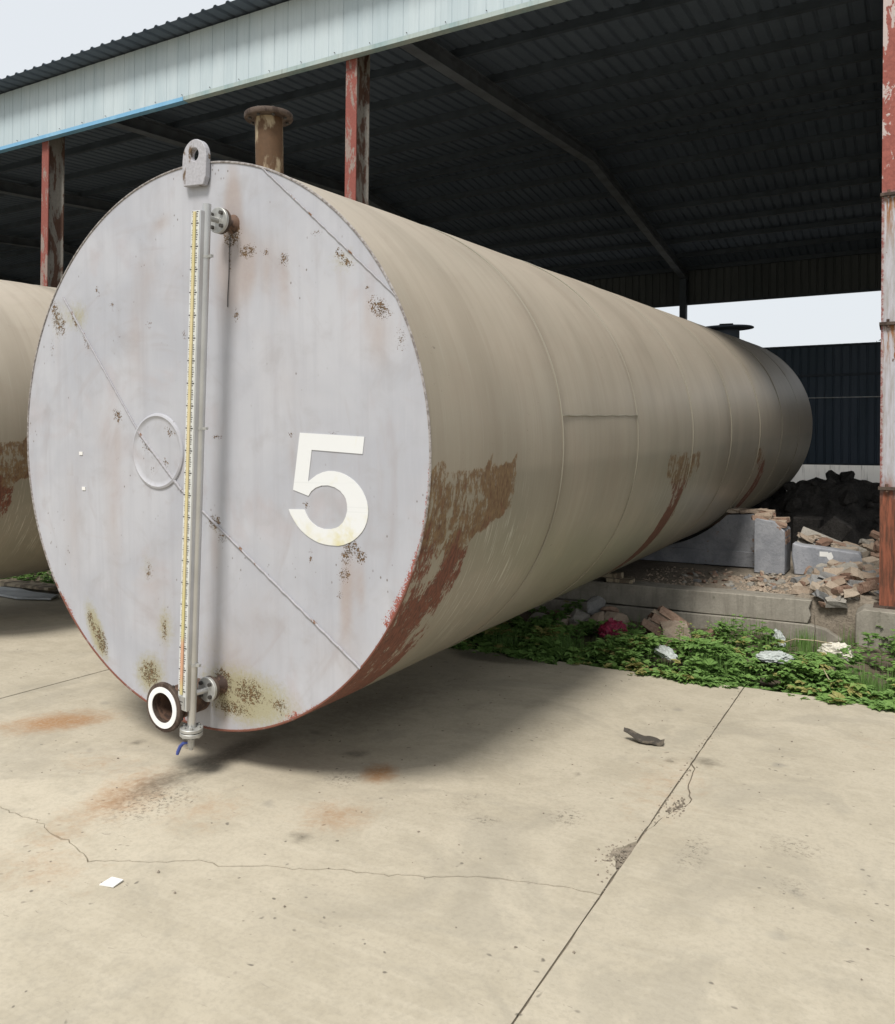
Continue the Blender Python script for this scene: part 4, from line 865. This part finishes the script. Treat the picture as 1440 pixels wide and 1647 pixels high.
r = random.Random(31)
sp1 = []
while len(sp1) < 95:
    x, y = r.gauss(-1.3, .36), r.gauss(8.55, .33)
    if -2.0 < x < -.75 and 7.85 < y < 9.15: sp1.append((x, y))
scatter('rubble_fragment', 'small rubble fragment strewn on the shed floor before the broken pillar', 'rubble', 'rubble strewn before the pillar', sp1, CH, .05, .11, floor_h, .25, 2, .8)
sp2 = []
while len(sp2) < 150:
    x, y = r.uniform(-.85, .35), r.uniform(7.75, 9.25)
    if not (-.3 < x < .3 and y < 8.0): sp2.append((x, y))
bm_ = [chunk_mesh('chunk', 1, .7, .55, MAT[q], 60 + i) for i, q in enumerate(('chunk', 'brickpale', 'brickpale', 'brick'))] + [brick_mesh('brick', .95, .75, .42, MAT[q], 70 + i, .07) for i, q in enumerate(('brickpale', 'chunk', 'brick', 'brickpale', 'greychunk'))]
scatter('broken_brick', 'broken brick or mortar lump in the heap beside the rusty column', 'rubble', 'rubble heaped beside the column', sp2, bm_, .10, .22, rub_h, .3, 3)
sp3 = [(r.gauss(.05, .3), r.uniform(9.3, 10.3)) for _ in range(45)]
scatter('fallen_brick', 'fallen brick in the tall heap behind the rusty column', 'brick', 'bricks heaped behind the column', sp3, [brick_mesh('brick', 1, .5, .28, MAT[q], 80 + i, .04) for i, q in enumerate(('brickpale', 'brick', 'chunk', 'brickpale'))], .17, .26, rub_h, .2, 4)
sp4 = [(r.uniform(-.62, -.36), r.uniform(7.6, 7.95)) for _ in range(34)]
scatter('broken_brick', 'broken lump lying in the gap at the plinth end', 'rubble', 'rubble in the plinth gap', sp4, bm_, .06, .17, rub_h, .3, 5)
# crumbs, too small to pick apart
m = MB(); r = random.Random(8)
def crumb(m, x, y, z, s, r):
    a = r.uniform(0, 6.28); c, sn = math.cos(a), math.sin(a); k = [r.uniform(.6, 1.1) for _ in range(6)]
    P = [(c*s*k[0], sn*s*k[0], 0), (-sn*s*k[1]*.8, c*s*k[1]*.8, 0), (-c*s*k[2], -sn*s*k[2], 0), (sn*s*k[3]*.8, -c*s*k[3]*.8, 0), (r.uniform(-.3,.3)*s, r.uniform(-.3,.3)*s, s*.7*k[4]), (0, 0, -s*.4)]
    m.add([(x+p[0], y+p[1], z+p[2]) for p in P], [(0,1,4),(1,2,4),(2,3,4),(3,0,4),(1,0,5),(2,1,5),(3,2,5),(0,3,5)])
for _ in range(2600):
    x, y = r.uniform(-2.4, .4), 7.85 + abs(r.gauss(0, .8))
    if y > 9.2 or (x < -1.6 and r.random() < .6): continue
    crumb(m, x, y, max(floor_h(x, y), rub_h(x, y) if x > -1 else 0), r.uniform(.008, .028), r)
tag(m.obj('rubble_crumbs', MAT['brickpale']), 'fine crumbs of brick and mortar over the shed floor', 'rubble', kind='stuff')
m = MB()
for _ in range(260):
    t = r.random(); x, y = -.965 + r.gauss(0, .012), 2.9 + 3.1 * t
    if r.random() < .45: x, y = -1.01 + r.gauss(0, .022), 3.27 + r.gauss(0, .05)
    crumb(m, x * U, y * U, GZ + (-.004 if -.975 < x < -.95 else .0005), r.uniform(.003, .009), r)
for _ in range(120):
    x, y = r.uniform(-4.5, .8), r.uniform(2.0, 6.0); crumb(m, x * U, y * U, GZ + .001, r.uniform(.003, .009), r)
for _ in range(90):
    x, y = -.9 + r.gauss(0, .02), 3.85 + r.gauss(0, .06); crumb(m, x * U, y * U, GZ + .0005, r.uniform(.003, .008), r)
tag(m.obj('joint_grit', MAT['dirt']), 'loose grit along the slab joint and crack', 'grit', kind='stuff')

# rubble in the weeds in front of the plinth
def single(name, label, cat, me, loc, rot, sc, group=None): return tag(link(name, me, None, loc, rot, sc), label, cat, group)
mc = empty('masonry_chunk', (-1.795, 7.025, 0.120)); mc.rotation_euler = (-.35, .50, .12)
tag(mc, 'leaning chunk of red brick courses against the plinth', 'masonry')
mort = brick_mesh('mortar', .27, .20, .03, MAT['brickpale'], 90, .01)
for c in range(3):
    for d in range(2):
        link('brick', BRK[(c + d) % 4], mc, (-.02 + .03 * c - .02 * d, -.058 + .116 * d, -.02 + .083 * c), (0, rnd.uniform(-.04, .04), rnd.uniform(-.06, .06)), (1.22 - .12 * ((c + d) % 2), 1, 1.15))
    if c < 2: link('mortar', mort, mc, (.0, 0, .021 + .083 * c))
single('mortar_block', 'pale squarish mortar block below the leaning red brick chunk', 'rubble', brick_mesh('block', .22, .2, .2, MAT['brickpale'], 101, .02), (-1.640, 6.929, 0.120), (.1, -.1, .3), (1, 1, 1))
single('broken_brick', 'single red brick end standing by the plinth', 'brick', BRK[0], (-1.390, 7.160, 0.105), (.15, -.35, .2), (.55, .9, 1.3))
single('flat_stone', 'flat yellowish stone under the red brick end', 'stone', CH[1], (-1.370, 6.967, 0.050), (.1, .1, .4), (.2, .14, .08))
for i, (x, y, z, s, k) in enumerate(((-2.62, 7.3, .10, .26, 0), (-2.42, 7.2, .06, .30, 1), (-2.30, 7.28, .10, .26, 4), (-2.52, 7.05, .03, .2, 1), (-2.2, 7.12, .05, .22, 4), (-2.75, 7.2, .04, .24, 7), (-2.85, 7.36, .08, .2, 2), (-2.08, 7.1, .02, .16, 2), (-2.5, 7.4, .20, .2, 5), (-2.36, 7.42, .17, .17, 2), (-2.98, 7.2, .05, .22, 3), (-1.9, 7.05, .0, .22, 2), (-1.8, 6.98, .0, .2, 6))):
    single('rubble_lump', 'rubble lump in the heap by the plinth under the tank flank', 'rubble', CH[k], (x * .965, y * .965, z + .06), (rnd.uniform(-.5,.5), rnd.uniform(-.5,.5), rnd.uniform(0,6)), (s, s * .9, s * 1.1), 'rubble heap by the plinth')  # lump positions likewise scaled about the camera foot and raised
single('concrete_lump', 'pale concrete lump in the weeds near the column footing', 'rubble', CH[3], (-0.405, 6.948, 0.090), (.1, .2, 1), (.2, .2, .12))
single('brown_stone', 'brown stone in the weeds left of the pale concrete lump', 'stone', CH[7], (-0.656, 6.948, 0.060), (.1, .1, 2), (.2, .15, .1))

# litter
def bag(name, label, mat, loc, sc, seed, cat='plastic bag'):
    bm = bmesh.new(); bmesh.ops.create_icosphere(bm, subdivisions=4, radius=.5)
    for v in bm.verts:
        n = mnoise.noise(v.co * 3 + Vector((seed, 0, 0))) * .25 + abs(mnoise.noise(v.co * 7 + Vector((0, seed, 0)))) * .34 - abs(mnoise.noise(v.co * 15 + Vector((0, seed, 2)))) * .16
        v.co *= 1 + n; v.co.z = max(v.co.z, -.2)
    me = bpy.data.meshes.new(name); bm.to_mesh(me); bm.free(); me.materials.append(mat)
    o = link(name, me, None, (loc[0] * U, loc[1] * U, loc[2] + GZ), (0, 0, seed), sc); return tag(o, label, cat)
bag('plastic_bag', 'crumpled crimson plastic bag in the weeds', MAT['redbag'], (-2.13, 6.78, .12), (.25, .16, .17), 1.3)
bag('plastic_bag', 'crumpled white plastic bag in the weeds at the slab edge', MAT['whitebag'], (-1.60, 6.42, .08), (.31, .11, .08), 2.2)
bag('plastic_bag', 'flat white plastic bag half covered by weeds near the column', MAT['whitebag'], (-.84, 6.68, .085), (.24, .16, .09), 3.7)
bag('plastic_bag', 'greyish white plastic bag caught against the plinth face', MAT['whitebag'], (-.92, 7.46, .06), (.27, .09, .15), 5.1)
bag('foam_piece', 'cream foam piece at the foot of the column footing', MAT['foam'], (-.46, 7.36, .04), (.22, .14, .13), 6.4, 'foam')
o = tag(MB().prism([(-.055,-.035),(.04,-.045),(.055,.03),(-.03,.048)], 0, .004, 'xy').obj('paper_scrap', MAT['paper']), 'small square white paper scrap on the concrete', 'paper'); o.scale = (.62, .62, 1); o.location = (-2.433, 1.998, 0.091); o.rotation_euler = (.05, -.04, .3)
m = MB(); n = 10; vs_ = []
for i in range(n + 1):
    t = i / n; w = .003 + .034 * math.sin(.1 + t * 2.5) * (1 - .12 * (i % 2)); z = .010 + .045 * (1 - t) ** 2.2 + .005 * math.sin(t * 11) + (.012 if i == n else 0)
    vs_ += [(-.1 + .21 * t, -w, z), (-.1 + .21 * t, w, z + .012), (-.1 + .21 * t, w, z + .008), (-.1 + .21 * t, -w, z - .006)]
fs_ = [tuple(4*i + k for k in (a, b)) + tuple(4*(i+1) + k for k in (b, a)) for i in range(n) for a, b in ((0,1),(1,2),(2,3),(3,0))] + [(0,1,2,3), (4*n+3,4*n+2,4*n+1,4*n)]
o = tag(m.add(vs_, fs_).obj('metal_scrap', MAT['scrap']), 'curled dark metal scrap lying on the concrete by the joint', 'scrap'); o.location = (-1.199, 4.352, 0.090); o.rotation_euler.z = .12
o = tag(MB().prism([(-.13,-.03),(.06,-.04),(.14,.0),(.1,.035),(-.1,.03)], 0, .02, 'xy').obj('rust_scrap', MAT['rimweld'], bevel=.004), 'rusty metal offcut on the concrete left of the numbered tank', 'scrap'); o.location = (-5.145, 4.626, 0.092)
o = tag(MB().prism([(-.5,-.16),(.3,-.2),(.62,-.05),(.5,.12),(.1,.1),(-.4,.2)], 0, .02, 'xy').obj('grey_sheet', MAT['grey'], bevel=.004), 'grey plastic sheet lying flat under the cut off tank', 'sheet'); o.location = (-8.071, 5.400, 0.100)
o = tag(MB().prism([(-.5,-.1),(.4,-.12),(.45,.1),(-.5,.12)], 0, .03, 'xy').obj('plank', MAT['wood'], bevel=.004), 'weathered plank behind the grey sheet under the cut off tank', 'plank'); o.location = (-8.213, 5.645, 0.130); o.rotation_euler.z = .1

# ================================================================== WEEDS
def leaf_quad(V, F, T, base, d, up, L, W, tone, r):
    side = d.cross(up).normalized(); mid = base + d * L * .5 + up * L * .10; tip = base + d * L - up * L * .12
    o = len(V); V += [base, mid - side * W * .5, tip, mid + side * W * .5]; F += [(o, o+1, o+2), (o, o+2, o+3)]; T += [tone] * 4
def plant(V, F, T, x, y, z, H, n, r, lw=.035, tone0=.5):
    for k in range(n):
        t = r.random() ** .8; h = H * (.15 + .85 * t); a = r.uniform(0, 6.283); rad = H * .45 * (1.1 - t * .7) * r.random()
        b = Vector((x + rad * math.cos(a), y + rad * math.sin(a), z + h)); a2 = a + r.uniform(-.8, .8)
        el = r.uniform(-.25, .5); d = Vector((math.cos(a2) * math.cos(el), math.sin(a2) * math.cos(el), math.sin(el))); up = Vector((0, 0, 1)) - d * d.z; up.normalize()
        tn = clamp(tone0 + .3 * (t - .5) + r.uniform(-.25, .25))
        L = lw * r.uniform(.8, 1.5)
        leaf_quad(V, F, T, b, d, up, L, L * .62, tn, r)
        for q in (-.75, .75):
            d2 = Matrix.Rotation(q, 3, up) @ d; leaf_quad(V, F, T, b, d2, up, L * .8, L * .5, tn, r)
def stem(V, F, T, x, y, z, H, r, w=.003, tone=.35):
    a = r.uniform(0, 6.283); lean = r.uniform(0, .25) * H; o = len(V); c, s = math.cos(a), math.sin(a)
    V += [Vector((x - s*w, y + c*w, z)), Vector((x + s*w, y - c*w, z)), Vector((x + c*lean + s*w*.4, y + s*lean - c*w*.4, z + H))]; F += [(o, o+1, o+2)]; T += [tone] * 3
def weeds_obj(name, V, F, T, mat):
    me = bpy.data.meshes.new(name); me.from_pydata([tuple(v) for v in V], [], F); me.materials.append(mat); set_attr(me, 'tone', T); return link(name, me)
V, F, T = [], [], []; r = random.Random(77)
def weed_density(x, y):
    d = 1.0
    if y > 6.8: d *= .3
    d *= clamp(.06 + 1.7 * clamp(.42 + 1.3 * nz(x, y, 22, 1.8)))
    if -2.75 < x < -1.55 and y > 6.95: d *= .25
    for cx, cy, rr in ((-2.1, 6.68, .17), (-1.57, 6.33, .20), (-.82, 6.58, .19), (-.90, 7.3, .2), (-.46, 7.25, .16)):
        if math.hypot(x - cx, (y - cy) * 1.1) < rr: d *= .12
    if x < -3.0: d *= .6
    return d
cnt = 0
while cnt < 1000:
    x = r.uniform(-4.4, .9); y = EM - .07 + 1.75 * r.random() ** 1.3
    if r.random() > weed_density(x / U, y / U): continue
    edge = sstep(EM, EM + .3, y); patch = .5 + .5 * nz(x, y, 3, 1.7)
    H = (.06 + .10 * edge * (1 - .45 * sstep(6.3, 6.9, y))) * (.35 + 1.2 * patch); z = strip_h(x, y)
    cnt += 1
    tone0 = .62 + .35 * nz(x, y, 8, 1.7) + r.uniform(-.12, .12)
    if nz(x, y, 15, 1.9) > .12 and y > 5.9:
        for _ in range(16): stem(V, F, T, x + r.gauss(0, .04), y + r.gauss(0, .04), z, r.uniform(.08, .19), r, .0035, clamp(.45 + r.uniform(-.2, .3)))
    else: plant(V, F, T, x, y, z, H * 1.15, 11, r, r.choice((.034, .042, .058)) + .02 * patch, tone0)
for _ in range(420):
    x = r.uniform(-12, -4.6); y = EM + .02 + 1.5 * r.random(); plant(V, F, T, x, y, strip_h(x, y), r.uniform(.08, .2), 12, r, .045, .5)
for _ in range(260): x = r.uniform(.9, 4.5); y = EM + .02 + 1.5 * r.random(); plant(V, F, T, x, y, strip_h(x, y), r.uniform(.08, .2), 14, r, .04, .55)
tag(weeds_obj('weeds', V, F, T, MAT['leaf']), 'low green weeds covering the soil strip along the slab edge', 'weeds', kind='stuff')
def tall_weed(label, x, y, H, n, lw, tone, seed, spread=.10, grassy=False):
    V, F, T = [], [], []; r = random.Random(seed); x *= U; y *= U; z = strip_h(x, y) - .01
    for k in range(n):
        sx, sy = x + r.gauss(0, spread), y + r.gauss(0, spread * .6); h = H * r.uniform(.65, 1.05)
        if grassy:
            for _ in range(3): stem(V, F, T, sx, sy, z, h * r.uniform(.5, 1), r, .005, clamp(tone + r.uniform(-.2, .25)))
        else:
            stem(V, F, T, sx, sy, z, h, r, .004, .3)
            for q in range(16):
                t = .2 + .8 * q / 16; a = q * 2.4 + r.uniform(-.4, .4); d = Vector((math.cos(a), math.sin(a), r.uniform(-.1, .6))).normalized(); up = (Vector((0,0,1)) - d * d.z).normalized()
                leaf_quad(V, F, T, Vector((sx, sy, z + h * t)), d, up, lw * (1.25 - .7 * t), lw * .45, clamp(tone + r.uniform(-.2, .25)), r)
    o = weeds_obj('tall_weed', V, F, T, MAT['leaf']); return tag(o, label, 'weed')
tall_weed('leafy weed standing tall before the plinth by the red brick end', -1.27, 7.2, .34, 7, .075, .6, 1, .07)
tall_weed('yellowish feathery weed in front of the pale mortar block', -1.55, 6.95, .30, 9, .05, .86, 2, .08)
tall_weed('bushy weed beside the crimson bag', -1.95, 6.8, .28, 10, .07, .38, 3, .10)
tall_weed('upright weed at the right picture edge before the column footing', -.06, 7.12, .36, 6, .07, .6, 4, .08)
tall_weed('grass tuft with long blades near the right picture edge', -.16, 6.45, .30, 22, .05, .72, 5, .10, True)
tall_weed('grass tuft in front of the greyish bag at the plinth', -.95, 7.28, .26, 14, .05, .6, 6, .10, True)
tall_weed('broad dark weed under the tank flank near the rubble heap', -2.75, 6.75, .24, 12, .08, .3, 7, .16)
o = tag(MB().tube([(0,0,0), (.0,.0,.12), (.01,.01,.25), (.0,.02,.36)], [.004, .0035, .003, .002], 5).obj('dry_stalk', MAT['bark']), 'thin dark upright stalk in the weeds before the plinth', 'stalk'); o.location = (-0.566, 6.608, 0.090)
o = tag(MB().tube([(0,0,.0), (-.005,0,.09), (-.05,.01,.17)], [.004, .004, .003], 5).obj('dry_stalk', MAT['dry']), 'pale bent dry stalk in the weeds close to the slab edge', 'stalk'); o.location = (-0.396, 5.872, 0.070)
o = tag(MB().tube([(-.2,0,.05), (-.1,.0,.095), (.05,.0,.10), (.16,.0,.09)], .004, 5).obj('dry_stalk', MAT['dry']), 'pale arched twig lying in front of the plinth', 'stalk'); o.location = (-0.623, 6.891, 0.110)

# tree beyond the rear wall
def tree(label, x, y, H, R0, seed, n=2600):
    t = tag(empty('evergreen_tree', (x, y, -.16)), label, 'tree', 'trees beyond the rear wall'); r = random.Random(seed)
    MB().tube([(0,0,0), (.05,.0,H*.5), (0,.05,H*.95)], [.16, .1, .03], 8).obj('trunk', MAT['bark'], t)
    V, F, T = [], [], []
    cl = [(r.gauss(0, R0 * .45), r.gauss(0, R0 * .45), H * r.uniform(.45, 1.0), r.uniform(.35, .7)) for _ in range(26)]
    for k in range(n):
        cx, cy, cz, cr = r.choice(cl); v = Vector((r.gauss(0,1), r.gauss(0,1), r.gauss(0,1))).normalized() * cr * r.random() ** .4
        d = Vector((r.gauss(0,1), r.gauss(0,1), r.uniform(-.3, 1))).normalized(); leaf_quad(V, F, T, Vector((cx, cy, cz)) + v, d, d.orthogonal().normalized(), .22, .09, r.random() * .8, r)
    o = weeds_obj('crown', V, F, T, MAT['tree']); o.parent = t
tree('dark evergreen tree top just showing over the rear wall by the column', .35, 33.0, 5.9, 1.5, 5)
